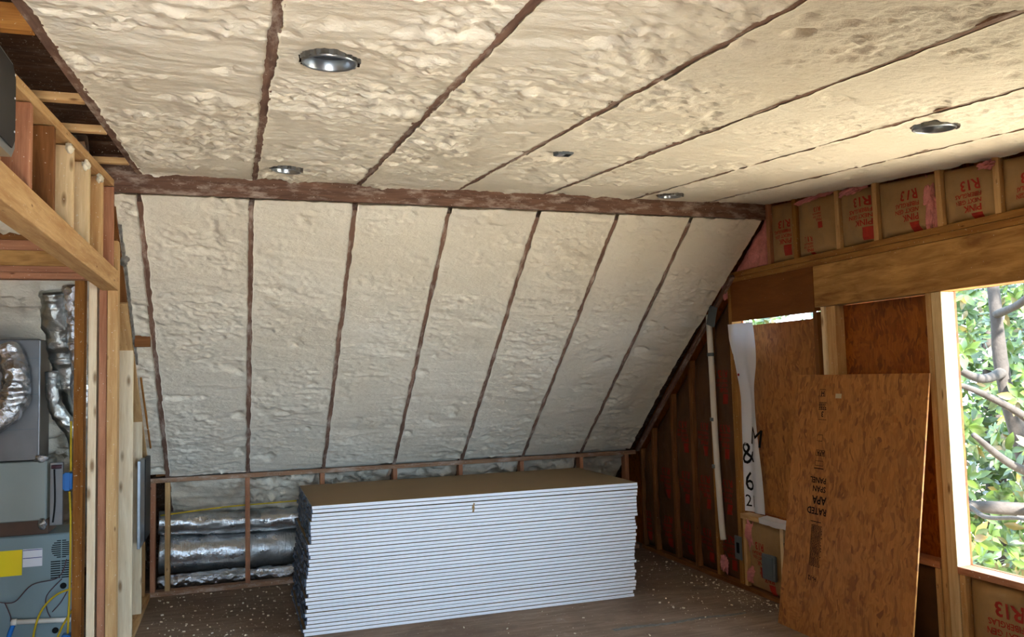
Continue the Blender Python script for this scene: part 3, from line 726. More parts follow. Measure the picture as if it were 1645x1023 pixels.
# housewrap sheet hanging in the far window opening
def wrap_sheet():
    t = thing('housewrap_sheet', 'white housewrap sheet with big black letters hanging at the boarded window edge', 'housewrap', (XW+.05, 5.5, 0))
    nu, nv = 18, 60
    def X(y, z):
        k_ = min(max((z-1.42)/.45, 0), 1); k_ = k_*k_*(3-2*k_)
        return XW+.040-.064*k_+.008*math.sin(y*42+z*2.5)+.02*float(fbm(np.array([y*9+3]), np.array([z*2.2]), 9, 3)[0])
    vs, fs = [], []
    for j in range(nv+1):
        z = .60+1.46*j/nv; yr = 5.37+.09*max(0, (z-.5)/1.6)**1.0
        for i in range(nu+1):
            kk_ = min(max((z-1.74)/.22, 0), 1); kr_ = min(max((z-1.42)/.45, 0), 1); yq = yr-.13*kr_*kr_*(3-2*kr_); y = yq+(5.614+.035*kk_*(3-2*kk_)*kk_-yq)*i/nu; vs.append((X(y, z), y, z))
    for j in range(nv):
        for i in range(nu): a = j*(nu+1)+i; fs.append((a, a+nu+1, a+nu+2, a+1))
    m0 = len(vs); vs += [(v[0]+.002, v[1], v[2]) for v in vs]; fs += [tuple(m0+k for k in f[::-1]) for f in fs]
    me = mesh('sheet', [Vector(v)-t.location for v in vs], fs, True); osheet = link('sheet', me, M['wrap']); osheet.parent = t
    LV, LF = [], []
    for s, size, y, z, rot in [('M', .20, 5.52, 1.13, -12), ('&', .24, 5.60, .96, 12), ('6', .21, 5.59, .76, 4), ('21', .13, 5.60, .64, 0)]:
        v, f = text_mesh(s, size, bold=False); b = len(LV); cr, sr = math.cos(R(rot)), math.sin(R(rot))
        for a_, b_ in v:
            yy = y-(a_*cr-b_*sr); zz = z+(a_*sr+b_*cr); LV.append(Vector((X(yy, zz)-.004, yy, zz))-t.location)
        LF += [tuple(b+i for i in q) for q in f]
    o = link('lettering', mesh('lettering', LV, LF), M['ink']); o.parent = osheet
    bm = bmesh.new(); bmesh.ops.create_cone(bm, cap_ends=True, segments=16, radius1=.011, radius2=.011, depth=.003, matrix=Matrix.Translation(Vector((X(5.575, 1.66)-.004, 5.575, 1.66))-t.location) @ Matrix.Rotation(R(90), 4, 'Y'))
    o = link('nail_cap', bm_me(bm, 'nail_cap'), M['red']); o.parent = t
wrap_sheet()
# ---------------------------------------------------------------- vent pipe, boxes
t = thing('vent_pipe', 'white plastic vent pipe strapped beside the gable stud', 'pipe', (XW-.03, 5.9, .2))
tube('pipe', [(XW-.03, 5.905, 2.16), (XW-.028, 5.895, 1.7), (XW-.026, 5.885, 1.1), (XW-.02, 5.86, .5), (XW-.015, 5.85, .34)], .024, M['pvc'], t, 16)
for z in (1.83, 1.30, .92):
    tube('strap', [(XW-.03, 5.898, z-.014), (XW-.03, 5.898, z+.014)], .029, M['greybox'], t, 16, sub=1)
tag(bar('metal_plate', (XW-.075, 5.755, 2.215), (XW-.085, 5.80, 2.06), .12, .004, M['greybox'], None, (0, 1, 0)), 'tilted grey metal plate at the top of the vent pipe', 'metal plate')
t = thing('outlet_plate', 'dark grey plate screwed on the stud left of the window batt', 'electrical box', (XW-.01, 5.65, .30))
box('plate', (XW-.012, 5.61, .22), (XW-.002, 5.70, .40), M['greybox'], t)
box('switch', (XW-.016, 5.635, .27), (XW-.0115, 5.67, .35), M['dark'], t)
t = thing('electrical_box', 'rounded grey electrical box under the boarded window', 'electrical box', (XW-.02, 5.2, .2))
box('body', (XW-.03, 5.175, .15), (XW+.0, 5.33, .335), M['greybox'], t, .012)
box('lid', (XW-.035, 5.19, .165), (XW-.0295, 5.315, .32), M['greybox'], t, .002)
tag(box('outlet_box', (XW-.006, 5.02, .32), (XW+.04, 5.09, .45), M['black'], bev=.004), 'small black outlet box beside the grey electrical box', 'electrical box')

# ---------------------------------------------------------------- the leaning strand board
def leaning_board():
    t = thing('leaning_board', 'large orange-brown strand board leaning against the window wall, black stamped print', 'strand board', (3.44, 4.23, 0))
    a = math.atan2(3.70-3.44, 1.652); H = 1.652/math.cos(a); th = .011
    rot = Matrix.Rotation(a, 4, 'Y'); W0, W1 = -.575, .57           # local y
    bm = bmesh.new(); box_bm(bm, (-0, W0, 0), (th, W1, H), .001)
    me = bm_me(bm, 'board'); me.transform(rot); ob = link('board', me, M['osb']); ob.parent = t
    # stamped column, upside down, near the far edge
    S = []
    yc = .33                                     # text column left edge in local y
    rng = random.Random(4)
    def bars(z0, z1, w, pitch=.011):
        z = z0
        while z > z1:
            y = yc; end = yc-w
            while y > end:
                l = .006+.010*rng.random(); S.append(('#', (l, pitch*.6), y-l, z)); y -= l+.004
            z -= pitch
    def frame(y, z, w, h, s=.003):
        S.extend([('#', (w, s), y-w, z), ('#', (w, s), y-w, z-h), ('#', (s, h), y-w, z-h), ('#', (s, h), y, z-h)])
    def flipped(s, size, y, z):
        v, f = text_mesh(s, size); S.append(('T', v, f, y, z))
    frame(yc, H-.10, .055, .045); flipped('H', .05, yc-.048, H-.107)
    bars(H-.19, H-.24, .06); flipped('3', .05, yc-.05, H-.245); S.append(('#', (.08, .003), yc-.08, H-.30))
    frame(yc-.005, H-.40, .05, .04)
    frame(yc, H-.50, .085, .035); flipped('APA', .040, yc-.082, H-.503)
    frame(yc, H-.57, .075, .03); S.append(('#', (.09, .006), yc-.08, H-.62))
    flipped('PANEL', .052, yc-.115, H-.675); flipped('SPAN', .052, yc-.115, H-.73)
    flipped('APA', .072, yc-.125, H-.795); flipped('RATED', .06, yc-.135, H-.87)
    S.append(('#', (.10, .005), yc-.09, H-.96)); bars(H-.985, H-1.24, .095, .009); flipped('H-12', .04, yc-.08, H-1.30)
    LV, LF = [], []
    for q in S:
        b = len(LV)
        if q[0] == '#':
            (w, h), y, z = q[1], q[2], q[3]; sl = (H-z)*.02
            LV += [(-.0016, y-sl, z), (-.0016, y+w-sl, z), (-.0016, y+w-sl, z+h), (-.0016, y-sl, z+h)]; LF.append((b, b+1, b+2, b+3))
        else:
            _, v, f, y, z = q; sl = (H-z)*.02
            LV += [(-.0016, y+px-sl, z-py) for px, py in v]; LF += [tuple(b+i for i in g) for g in f]
    me = mesh('stamped_print', LV, LF); me.transform(rot); o = link('stamped_print', me, M['stamp']); o.parent = ob
    bm = bmesh.new(); box_bm(bm, (-.002, .12, H-.155), (-.0008, .175, H-.125)); me = bm_me(bm, 'grade_label'); me.transform(rot)
    o = link('grade_label', me, M['plabel']); o.parent = ob
leaning_board()

# ================================================================ DRYWALL STACK
def drywall():
    N = 34; p = .02512; rng = random.Random(12)
    def board_mesh(L, W, flip, seed):
        # cross-section in (y, z) with eased outer edge; brown paper on the outer face, white along the edges
        t = .0124; e, s, d = .0026, .0010, .0065
        if flip: prof = [(0, s), (s, 0), (W-s, 0), (W, s), (W, t-e), (W-d, t-.0008), (d, t-.0008), (0, t-e)]
        else: prof = [(0, e), (d, .0004), (W-d, .0004), (W, e), (W, t-s), (W-s, t), (s, t), (0, t-s)]
        n = 24; vs, fs = [], []; r2 = random.Random(seed)
        for i in range(n+1):
            x = L*i/n; dz = .0008*math.sin(i*.5+seed); dy = .0015*math.sin(i*.23+seed*1.7)
            for y, z in prof: vs.append((x, y+(dy if y < .1 else 0), z))
        m = len(prof)
        for i in range(n):
            for k in range(m): fs.append((i*m+k, (i+1)*m+k, (i+1)*m+(k+1) % m, i*m+(k+1) % m))
        fs.append(tuple(range(m))); fs.append(tuple(n*m+k for k in range(m))[::-1])
        me = mesh('board', vs, fs); me.materials.append(M['white_edge']); me.materials.append(M['paper_back'])
        bm = bmesh.new(); bm.from_mesh(me); bmesh.ops.recalc_face_normals(bm, faces=bm.faces)
        for f in bm.faces: f.material_index = 1 if abs(f.normal.z) > .8 else 0
        bm.to_mesh(me); bm.free(); return me
    for k in range(N):
        q = N-k; z = k*p+(.0 if q > 2 else .003)
        fx = k/N
        x0 = .425+.055*fx**.9+rng.uniform(-.012, .012)+(0.0 if q > 2 else .01); L = 2.44
        y0 = 5.772+rng.uniform(-.004, .004)-(.004 if q < 3 else 0)
        word = 'topmost' if q == 1 else ('bottom' if q == N else (ORD[q]+' from the top' if q <= 17 else ORD[k+1]+' from the bottom'))
        lb = 'topmost drywall sheet pair of the stack, brown paper face up' if q == 1 else ('bottom drywall sheet pair of the stack, on the floor' if q == N else f'white-edged drywall sheet pair in the stack, {word}')
        t = thing('drywall_sheet', lb, 'drywall', (x0, y0, z), 'drywall sheets in the stack')
        for j in range(2):
            o = link('board', board_mesh(L, 1.175, j == 1, k*2+j)); o.parent = t; o.location = (0, 0, .0125*j)
        # dark end binding on the closet side, torn and uneven
        ev_, ef_ = [], []; y = .004; m_ = 0
        while y < 1.165:
            w = min(rng.uniform(.03, .12), 1.168-y); dd = .003+.012*rng.random() if rng.random() < .85 else .001
            for yy in (y, y+w):
                for X_, Z_ in ((-dd, .0016), (-dd, .0235), (0, .0235), (0, .0016)): ev_.append((X_, yy, Z_)); 
            y += w; m_ += 2
        for a_ in range(m_-1):
            for q_ in range(4): ef_.append((a_*4+q_, (a_+1)*4+q_, (a_+1)*4+(q_+1) % 4, a_*4+(q_+1) % 4))
        ef_ += [(0, 1, 2, 3), tuple((m_-1)*4+q_ for q_ in (3, 2, 1, 0))]
        o = link('end_tape', mesh('end_tape', ev_, ef_), M['tape']); o.parent = t
        bm = bmesh.new(); box_bm(bm, (L, .01, .0016), (L+.0015, 1.165, .0235))
        o = link('end_tape', bm_me(bm, 'end_tape'), M['white_edge']); o.parent = t
        o['label'] = 'white binding at the window-side end'
        if q == 3:
            pv = [(1.120, -.050), (1.134, -.046), (1.140, -.020), (1.137, -.006), (1.142, .012), (1.132, .018), (1.128, .002), (1.118, -.012), (1.124, -.030)]; m = len(pv)
            vs = [(a, -.0035, b) for a, b in pv]+[(a, -.0008, b) for a, b in pv]
            o = link('torn_patch', mesh('torn_patch', vs, [tuple(range(m)), tuple(range(2*m-1, m-1, -1))]+[(i, m+i, m+(i+1) % m, (i+1) % m) for i in range(m)]), M['kraft']); o.parent = t
drywall()

# ================================================================ PARTITION, CLOSET FRAME
PY = 5.33
tag(box('corner_stud', (-.819, PY, .038), (-.776, PY+.089, 2.325), M['spruce'], long='z'), 'whitish closet door stud, first of the three at the corner post', 'stud')
tag(box('corner_stud', (-.764, PY+.004, .038), (-.722, PY+.089, 2.325), M['fir'], long='z'), 'pinkish stud in the middle of the corner post', 'stud')
tag(box('corner_stud', (-.7195, PY-.004, .038), (-.664, PY+.089, 2.56), M['pine2'], long='z'), 'golden corner post stud facing the room, full height', 'stud')
tag(box('partition_sole', (-.75, PY+.1, 0), (XL, 7.29, .038), M['pine2'], long='y'), 'floor plate of the partition between room and closet', 'wall plate')
tag(box('old_stud', (-.915, 5.46, 0), (-.862, 5.55, 2.40), M['old'], long='z'), 'amber old stud inside the closet with blue boxes on it', 'stud')
tag(box('partition_stud', (-.752, 6.10, .038), (-.664, 6.138, 1.945), M['spruce'], long='z'), 'wide knotty whitish stud of the partition, cut off under the slope', 'stud')
tag(box('partition_stud', (-.752, 6.68, .038), (-.664, 6.718, 1.43), M['spruce'], long='z'), 'shorter whitish partition stud next to the black glossy panel', 'stud')
tag(box('partition_stud', (-.752, 7.20, .038), (-.690, 7.238, 1.0), M['pine2'], long='z'), 'last short partition stud at the knee wall corner', 'stud')
d_ = -EN_S*.0
a = Vector((-.708, 5.78, slope_z(5.78)-.022)); b = Vector((-.708, 7.20, slope_z(7.20)-.022))
tag(bar('sloping_plate', a, b, .089, .036, M['pine2']), 'tan sloping top plate of the partition under the steep slope', 'wall plate')
a = Vector((-.708, 5.20, slope_z(5.20)-.020)); b = Vector((-.708, 5.77, slope_z(5.77)-.020))
tag(bar('sloping_plate', a, b, .089, .034, M['brown']), 'dark upper piece of the sloping partition plate near the ridge', 'wall plate')
# ragged grey strip painting the sloping plate's edge and the gap shadow there
vs, fs = [], []; n = 70; rng = random.Random(3)
for k in range(n+1):
    y = 5.30+.95*k/n; w0 = -.662+.004*rng.random(); w1 = -.650+.012*fbm(np.array([k*.4]), np.array([2.]), 4, 3)[0]
    c = Vector((0, y, slope_z(y)))+EN_S*.012
    for X, o_ in ((w0, .006), (w1, .006+.004*rng.random()), (w1, -.02), (w0, -.02)): vs.append(c+Vector((X, 0, 0))+EN_S*o_)
for k in range(n):
    for q in range(4): fs.append((k*4+q, (k+1)*4+q, (k+1)*4+(q+1) % 4, k*4+(q+1) % 4))
tag(recentre(link('gap_shadow_strip', mesh('gap_shadow_strip', vs, fs), M['strip_grey'])), 'dark grey strip for plate edge and gap shadow beside the partition', 'gap shadow strip')
blob('foil_scrap', 'crumpled grey-white scrap stuck at the top of the partition slope', (-.655, 5.50, slope_z(5.50)-.03), (.03, .035, .028), 41, 'foil', 'strip_grey', 3)
tag(box('slope_block', (-.65, 6.04, slope_z(6.06)-.06), (-.552, 6.075, slope_z(6.06)+.05), M['brown']), 'brown block between first rafter and partition halfway up the slope', 'wood block')
tag(bar('rafter_edge_strip', (-.640, 6.35, slope_z(6.35)-.012), (-.632, 6.98, slope_z(6.98)-.012), .012, .03, M['old']), 'thin orange wood strip beside the first rafter, low on the slope', 'wood strip')

# header beam of the partition's wide opening, upper plate and short studs
PF = -.661
t_ = box('partition_header', (-.75, -1.2, 2.262), (PF, 5.326, 2.378), M['pine2'], long='y'); tag(t_, 'long tan header beam over the closet passage, running to the corner post', 'header beam', None, 'thing')
a = Vector((-.705, -1.2, ceil_z(-1.2)-.062)); b = Vector((-.705, 5.11, ceil_z(5.11)-.062))
tag(bar('partition_top_plate', a, b, .089, .038, M['pine2']), 'tan top plate of the partition sloping up to the ridge timber', 'wall plate')
for i, (y, m, w) in enumerate([(3.113, 'fir', 'reddish, beside the black metal panel'), (3.487, 'brown', 'dark brown with curved grain'), (3.879, 'pine', 'pale, in the middle of the row'), (4.288, 'pine', 'pale with a foam dab, next before the corner'), (4.70, 'pine2', 'yellowish with wavy grain'), (5.10, 'fir', 'reddish, at the corner post'), (2.72, 'fir', 'mostly behind the black metal panel')]):
    tag(box('partition_cripple', (-.749, y, 2.378), (PF-.001, y+.038, ceil_z(y)-.085), M[m], long='z'), f'short stud over the partition header, {w}', 'stud', 'short studs over the partition header')
for i, (y, w) in enumerate([(3.85, 'by the third short stud'), (4.26, 'by the fourth short stud'), (4.67, 'by the fifth short stud')]):
    blob('foam_dab', f'small cream foam dab under the partition top plate, {w}', (-.672, y, ceil_z(y)-.105), (.016, .03, .022), 50+i, 'foam', 'crumb', 3)
# closet front header: stacked planks
z = 2.328
for k, (h, m, w) in enumerate([(.038, 'fir', 'lowest'), (.038, 'fir', 'second'), (.09, 'header', 'third'), (.06, 'fir', 'fourth'), (.06, 'brown', 'topmost')]):
    tag(box('closet_header_plank', (XFAR+.02, PY-.001+.004*k, z), (-.721, PY+.085, z+h-.002), M[m]), f'reddish plank over the closet opening, {w} of the stack', 'plank', 'planks over the closet opening'); z += h
tag(box('wall_left', (XFAR, PY+.01, z), (-.76, PY+.03, 2.70), M['deck'], bev=0), kind='structure')

# black metal panel hung on the partition studs
t = thing('black_panel', 'black glossy panel with silver chamfered rim on the short studs', 'metal panel', (-.63, 2.5, 2.5))
def chamf(name, y0, y1, z0, z1, c, x0, x1, mat):
    pts = [(y0, z0), (y1-c, z0), (y1, z0+c), (y1, z1-c), (y1-c, z1), (y0, z1)]
    vs = [Vector((x0, y, z)) for y, z in pts]+[Vector((x1, y, z)) for y, z in pts]; n = len(pts)
    fs = [tuple(range(n)), tuple(range(2*n-1, n-1, -1))]+[(i, n+i, n+(i+1) % n, (i+1) % n) for i in range(n)]
    o = link(name, mesh(name, [v-t.location for v in vs], fs), mat); o.parent = t
chamf('rim', 1.9, 2.735, 2.375, 2.655, .035, -.658, -.622, M['silver'])
chamf('face', 1.9, 2.722, 2.400, 2.645, .03, -.6225, -.618, M['black'])
for z in (2.45, 2.55, 2.62): box('screw', (-.6175, 2.705, z), (-.6155, 2.710, z+.005), M['wlabel'], t, 0)
# glossy panel by the knee wall
t = thing('service_panel', 'tall narrow service panel, silver edge and glossy black door, on the partition', 'electrical panel', (-.65, 6.85, .5))
box('box', (-.662, 6.36, .56), (-.640, 6.64, 1.17), M['silver'], t, .003)
box('door', (-.664, 6.645, .56), (-.636, 7.02, 1.155), M['black'], t, .003)

# ================================================================ CLOSET: FURNACE AND DUCTS
FY = 5.70
t = thing('furnace', 'grey gas furnace with louvres and labels standing in the closet', 'furnace', (-1.4, FY+.2, 0))
bx = lambda n, lo, hi, m, bev=.003, par=None: box(n, lo, hi, m, par or t, bev)
fcab = bx('cabinet', (-1.75, FY, 0), (-.948, 6.05, .815), M['cabinet'], .008)
bx('gasket', (-1.72, FY+.02, .815), (-1.09, 6.0, .90), M['rust'])
bx('coil_cabinet', (-1.74, FY, .90), (-1.098, 6.0, 1.257), M['cabinet_lt'], .006)
def louvres(name, cx, cz, rx, rz, n, round_):
    bm = bmesh.new()
    for k in range(n):
        zz = cz-rz+2*rz*(k+.5)/n; hw = rx*math.sqrt(max(0, 1-((zz-cz)/rz)**2)) if round_ else rx
        for s in (-1, 1):
            lo, hi = (cx+.003, cx+hw) if s > 0 else (cx-hw, cx-.003)
            if hi-lo > .004: box_bm(bm, (lo, FY-.0018, zz-rz/n*.5), (hi, FY+.001, zz+rz/n*.45))
    link(name, bm_me(bm, name), M['dark'], fcab)
louvres('louvre', -1.012, .722, .055, .055, 9, True)
louvres('louvre', -1.014, .60, .055, .055, 8, False)
bx('energy_label', (-1.42, FY-.003, .585), (-1.222, FY+.001, .735), M['ylabel'], 0, fcab)
flab = bx('info_label', (-1.218, FY-.003, .63), (-1.115, FY+.001, .735), M['wlabel'], 0)
for z in (.727, .68): bx('printed_line', (-1.217, FY-.0045, z), (-1.116, FY-.0028, z+.004), M['blueink'], 0, flab)
for (x, z) in ((-1.0, .50), (-1.04, .24)):
    bm = bmesh.new(); bmesh.ops.create_cone(bm, cap_ends=True, segments=20, radius1=.018, radius2=.018, depth=.004, matrix=Matrix.Translation((x, FY-.001, z)) @ Matrix.Rotation(R(90), 4, 'X'))
    link('knockout', bm_me(bm, 'knockout'), M['dark'], fcab)
t = thing('plenum', 'tall galvanised sheet-metal plenum on top of the furnace', 'duct', (-1.4, FY+.15, 1.26))
box('body', (-1.72, FY+.01, 1.26), (-1.145, 6.0, 2.0), M['sheet'], t, .006)
for z in (1.66, 1.88, 1.45): box('seam', (-1.71, FY+.006, z), (-1.147, FY+.012, z+.004), M['greybox'], t, 0)
box('corner_flange', (-1.148, FY+.002, 1.27), (-1.140, FY+.02, 1.99), M['steel'], t, .001)
blob('foil_tape_wad', 'bright crumpled foil tape at the foot of the plenum corner', (-1.125, FY-.01, 1.275), (.035, .02, .025), 61, 'foil tape', 'foil', 3, .6)
blob('foil_tape_wad', 'small foil tape wad under the grey coil cabinet corner', (-1.115, FY-.01, .88), (.022, .015, .03), 64, 'foil tape', 'foil', 3, .6)
duct('foil_collar', 'crumpled foil elbow duct coming off the plenum front', [(-1.30, 5.66, 1.93), (-1.25, 5.60, 1.78), (-1.26, 5.57, 1.62), (-1.36, 5.56, 1.50), (-1.5, 5.58, 1.46)], .07, M['foil'], 31, 'duct', 24, .03, 14)
duct('flex_duct', 'foil flexible duct hanging at the back of the closet', [(-1.06, 5.62, 2.28), (-1.05, 5.68, 2.1), (-1.02, 5.76, 1.9), (-.98, 5.82, 1.7), (-.93, 5.86, 1.5)], .07, M['foil_dull'], 37, 'duct', 28, .03, 16)
duct('reddish_duct', 'narrow foil duct with bright collar behind the amber stud', [(-.955, 5.60, 2.32), (-.945, 5.62, 2.15), (-.93, 5.66, 1.95), (-.91, 5.70, 1.6)], .05, M['foil'], 43, 'duct', 24, .02, 16)
duct('grey_hose', 'grey flexible hose curving beside the plenum', [(-1.08, 5.75, 1.80), (-1.07, 5.74, 1.62), (-1.03, 5.76, 1.52), (-.97, 5.8, 1.40), (-.95, 5.85, 1.2)], .042, M['foil_dull'], 47, 'hose', 20, .015, 14)
t = thing('furnace_flue', 'white plastic condensate pipe running across the furnace front', 'pipe', (-1.1, FY-.05, .3))
tube('pipe', [(-1.24, FY-.05, .325), (-.95, FY-.05, .305)], .014, M['pvc'], t, 12, sub=1)
tube('pipe', [(-1.5, FY-.05, .165), (-1.30, FY-.05, .165)], .016, M['pvc'], t, 12, sub=1)
tube('coupling', [(-1.262, FY-.05, .325), (-1.235, FY-.05, .325)], .019, M['pvc'], t, 12, sub=1)
tube('tube', [(-1.25, FY-.05, .32), (-1.27, FY-.05, .26), (-1.29, FY-.05, .18)], .013, M['blue'], t, 10)
t = thing('gas_valve_panel', 'narrow grey service strip with fittings beside the coil cabinet', 'furnace part', (-1.05, FY+.05, 1.0))
box('strip', (-1.085, FY+.03, .86), (-1.015, FY+.06, 1.24), M['sheet'], t)
tube('copper_stub', [(-1.075, FY+.02, 1.215), (-1.02, FY+.02, 1.215)], .012, M['wire'], t, 10, sub=1)
tube('line', [(-1.06, FY+.02, 1.2), (-1.055, FY+.02, 1.0), (-1.065, FY+.02, .88)], .005, M['dark'], t, 8)
for i, (z, w) in enumerate([(1.10, 'upper blue plastic electrical box on the amber stud'), (.17, 'lower blue plastic electrical box on the amber stud near the floor')]):
    t = thing('blue_electrical_box', w, 'electrical box', (-.94, 5.47, z))
    box('box', (-.968, 5.455, z), (-.916, 5.53, z+.095), M['blue'], t, .004)
    box('flange', (-.956, 5.448, z-.006), (-.93, 5.456, z+.101), M['blue'], t, .002)
tag(tube('yellow_cable', [(-.925, 5.45, 1.50), (-.924, 5.448, 1.21)], .006, M['yellow'], None, 8), 'yellow cable entering the upper blue box from above', 'cable')
tag(tube('yellow_cable', [(-.93, 5.45, 1.09), (-.922, 5.447, .95), (-.921, 5.446, .6), (-.93, 5.447, .28)], .006, M['yellow'], None, 8), 'yellow cable running down the stud between the blue boxes', 'cable')
tag(tube('yellow_cable', [(-.93, 5.6, .50), (-1.02, 5.6, .47), (-1.10, 5.6, .38), (-1.14, 5.6, .22), (-1.14, 5.6, .02)], .006, M['yellow'], None, 8), 'yellow cable looping wide across the furnace front', 'cable')
tag(tube('yellow_cable', [(-.93, 5.58, .38), (-.99, 5.58, .27), (-1.04, 5.58, .12), (-1.05, 5.58, .01)], .006, M['yellow'], None, 8), 'short yellow cable dropping to the closet floor', 'cable')
tag(tube('thin_wire', [(-1.34, 5.66, .45), (-1.25, 5.66, .44), (-1.16, 5.66, .53), (-1.02, 5.66, .56), (-.98, 5.68, .66)], .003, M['wire'], None, 6), 'maroon wire sagging from the louvres across the furnace', 'wire')
tag(tube('thin_wire', [(-1.0, 5.66, .55), (-1.08, 5.66, .46), (-1.08, 5.66, .38), (-1.06, 5.66, .33)], .003, M['wire'], None, 6), 'short dark wire hanging under the louvres', 'wire')
tag(tube('thin_wire', [(-1.30, 5.66, .44), (-1.27, 5.66, .36), (-1.27, 5.66, .33)], .003, M['wire'], None, 6), 'wire dropping to the white pipe coupling', 'wire')
tag(tube('thin_wire', [(-.95, 5.66, .52), (-1.0, 5.66, .42), (-1.05, 5.66, .36)], .003, M['wire'], None, 6), 'dark wire near the amber stud foot', 'wire')

# ================================================================ FLOOR DEBRIS
def debris():
    rng = random.Random(5); bm = bmesh.new()
    for k in range(1150):
        zone = rng.random()
        if zone < .45: x, y = rng.uniform(-.6, .42), rng.uniform(5.6, 7.28)
        elif zone < .8: x = rng.uniform(2.95, 3.70); y = rng.uniform(4.9, 7.1)
        else: x, y = rng.uniform(.6, 3.3), rng.uniform(4.6, 5.7)
        if zone > .6 and rng.random() < .5: x = 3.70-abs(rng.gauss(0, .12)); y = 5.0+abs(rng.gauss(0, .7))
        if x > 3.38 and y < 4.95: continue
        s = .0016+.0085*rng.random()**4
        bmesh.ops.create_cube(bm, size=1, matrix=Matrix.Translation((x, y, s*.45)) @ Matrix.Rotation(rng.random()*6, 4, 'Z') @ Matrix.Rotation(rng.random(), 4, 'X') @ Matrix.Diagonal((s*(1+rng.random()*1.5), s, s*.7, 1)))
    return tag(link('foam_crumbs', bm_me(bm, 'foam_crumbs'), M['crumb']), 'cream foam crumbs and dust scattered over the subfloor', 'debris', None, 'stuff')
debris()
vs, fs = [], []; n = 60
for k in range(n+1):
    x = 2.36+1.02*k/n; c = 5.088+.012*math.sin(k*.2); w = .010+.034*float(fbm(np.array([k*.35]), np.array([.5]), 8, 3)[0])*(1-k/n*.6)
    vs += [(x, c-w, .0005), (x, c-w*.5, .0025), (x, c+w*.5, .0025), (x, c+w, .0005)]
for k in range(n):
    for q in range(3): a = k*4+q; fs.append((a, a+4, a+5, a+1))
tag(link('sealant_line', mesh('sealant_line', vs, fs), M['seam']), 'grey smeared sealant line along a subfloor joint', 'sealant')

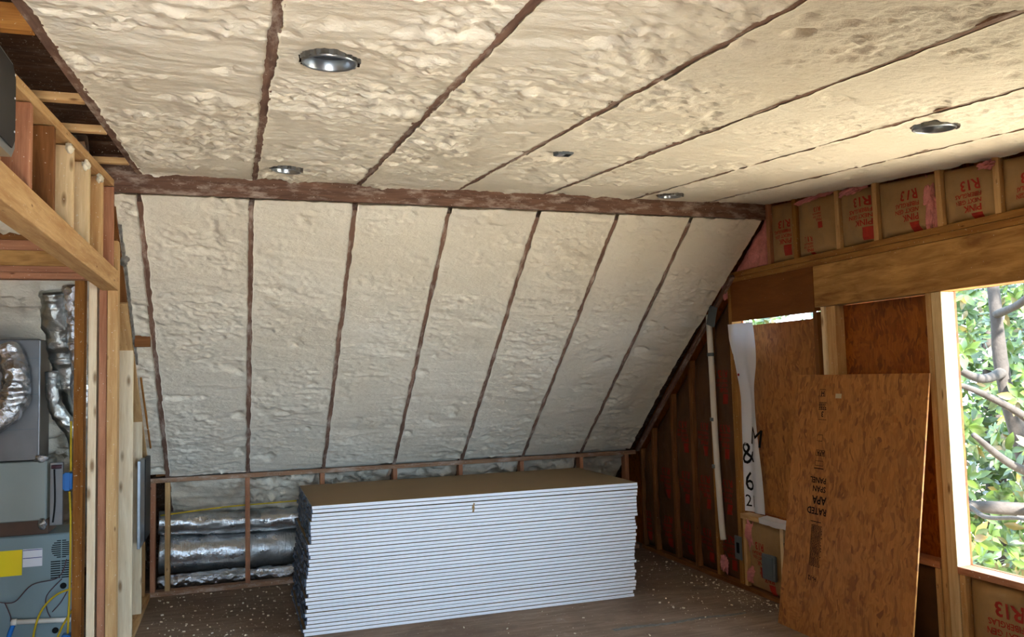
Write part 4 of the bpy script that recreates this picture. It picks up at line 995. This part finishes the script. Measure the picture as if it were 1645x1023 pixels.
# ================================================================ THE TREE OUTSIDE
def tree():
    rng = random.Random(21)
    t = thing('magnolia_tree', 'broad-leaved green magnolia tree outside the open window', 'tree', (8.2, 6.6, -3.2))
    limbs = [([(8.2, 6.6, -3.2), (8.1, 6.6, -1.0), (8.0, 6.55, .2), (7.75, 6.5, .8), (7.6, 6.55, 1.6), (7.5, 6.5, 2.4), (7.6, 6.7, 3.6)], [.22, .19, .15, .12, .10, .08, .04]),
             ([(8.0, 6.55, .2), (7.6, 5.9, .45), (7.0, 5.6, .62), (6.4, 5.5, .82), (5.9, 5.4, 1.1)], [.11, .085, .07, .05, .03]),
             ([(8.05, 6.6, 0), (7.4, 6.0, .25), (6.9, 6.3, .3), (6.3, 6.6, .35)], [.12, .10, .08, .05]),
             ([(7.75, 6.5, .8), (7.2, 5.9, 1.1), (6.6, 6.0, 1.45), (6.1, 6.2, 1.6)], [.09, .06, .04, .02]),
             ([(7.6, 6.55, 1.6), (7.0, 6.3, 1.55), (6.3, 6.1, 1.75), (5.8, 5.9, 1.8)], [.08, .06, .045, .02]),
             ([(7.5, 6.5, 2.2), (7.2, 5.9, 2.3), (6.8, 5.2, 2.6), (6.5, 4.6, 2.8)], [.06, .05, .03, .015]),
             ([(8.0, 6.5, .3), (8.0, 5.8, .5), (7.8, 5.2, .9), (7.5, 4.7, 1.4), (7.2, 4.2, 1.9)], [.10, .08, .06, .04, .02]),
             ([(7.0, 6.6, .35), (6.5, 5.9, .30), (6.1, 5.2, .42), (5.8, 4.7, .45)], [.035, .03, .022, .012])]
    for P, Rr in limbs:
        Rr = [x*.72 for x in Rr]
        tube('branch', P, Rr, M['bark'], t, 12, .06, 1.3, 3)
    def leaf(V, F, p, d, up, L, W):
        d = d.normalized(); s = d.cross(up).normalized(); nn = s.cross(d)
        b = len(V); prof = [(0, .08), (.25, .75), (.55, 1), (.82, .6), (1, .03)]
        for f_, w_ in prof:
            c = p+d*L*f_-nn*L*.18*f_*f_
            V += [c-s*W*w_*.5+nn*W*.12*w_, c, c+s*W*w_*.5+nn*W*.12*w_]
        for i in range(4):
            q = b+i*3; F += [(q, q+1, q+4, q+3), (q+1, q+2, q+5, q+4)]
    V1, F1, V2, F2 = [], [], [], []
    n = 0
    pts = []
    for k in range(2600):
        pts.append(Vector((rng.uniform(5.3, 12.5), rng.uniform(3.4, 14), rng.uniform(-1.6, 5.2))))
    for p in pts:
        if p.x < 6.4 and rng.random() < .80: continue
        ax = Vector((rng.gauss(-.5, .5), rng.gauss(-.5, .5), rng.gauss(.35, .4))).normalized()
        m = rng.randint(7, 11); base = rng.random()*6; o1 = ax.orthogonal().normalized(); o2 = ax.cross(o1)
        for q in range(m):
            a = base+q*2.4; d = (o1*math.cos(a)+o2*math.sin(a))*1.0+ax*rng.uniform(-.1, .8)
            L = rng.uniform(.12, .20)*(1 if p.x < 9 else 1.3)
            tgt = (V2, F2) if rng.random() < .13 else (V1, F1)
            leaf(tgt[0], tgt[1], p+ax*rng.uniform(-.04, .04), d, ax, L, L*.42)
    o = link('foliage', mesh('foliage', [v-t.location for v in V1], F1, True), M['leaf']); o.parent = t
    o['kind'] = 'stuff'
    o = link('foliage', mesh('foliage', [v-t.location for v in V2], F2, True), M['leaf_old']); o.parent = t
    o['kind'] = 'stuff'; o['label'] = 'yellowing leaves'
tree()
def far_tree(name, label, c, sz, n, leafm, seed):
    rng = random.Random(seed); t = thing(name, label, 'tree', (c[0], c[1], -3.2), 'trees beyond the magnolia')
    tube('trunk', [(c[0], c[1], -3.2), (c[0]+.2, c[1]+.1, -1), (c[0]+.1, c[1], c[2]+sz*.5)], [.25, .2, .08], M['bark'], t, 10)
    V, F = [], []
    for k in range(n):
        u = Vector((rng.gauss(0, 1), rng.gauss(0, 1), rng.gauss(0, 1))).normalized(); p = Vector(c)+u*sz*(.55+.45*rng.random())
        p.z = c[2]+(p.z-c[2])*1.15
        d = Vector((rng.gauss(0, 1), rng.gauss(0, 1), rng.gauss(0, .7))).normalized(); s_ = d.orthogonal().normalized(); L = rng.uniform(.22, .4); W = L*.4; b = len(V)
        V += [p, p+d*L*.5-s_*W*.5, p+d*L, p+d*L*.5+s_*W*.5]; F.append((b, b+1, b+2, b+3))
    o = link('foliage', mesh('foliage', [v-t.location for v in V], F), M[leafm]); o.parent = t; o['kind'] = 'stuff'
far_tree('background_tree', 'dim green tree crown far behind the magnolia, nearer the window post', (13.5, 12.0, 1.2), 2.9, 5200, 'leaf', 3)
far_tree('background_tree', 'yellowish tree crown far behind the magnolia, on the camera side', (14.5, 8.6, .2), 2.6, 3800, 'leaf_old', 5)
far_tree('background_tree', 'dark green crown high behind the magnolia', (16.0, 12.5, 4.2), 2.8, 4200, 'leaf', 7)
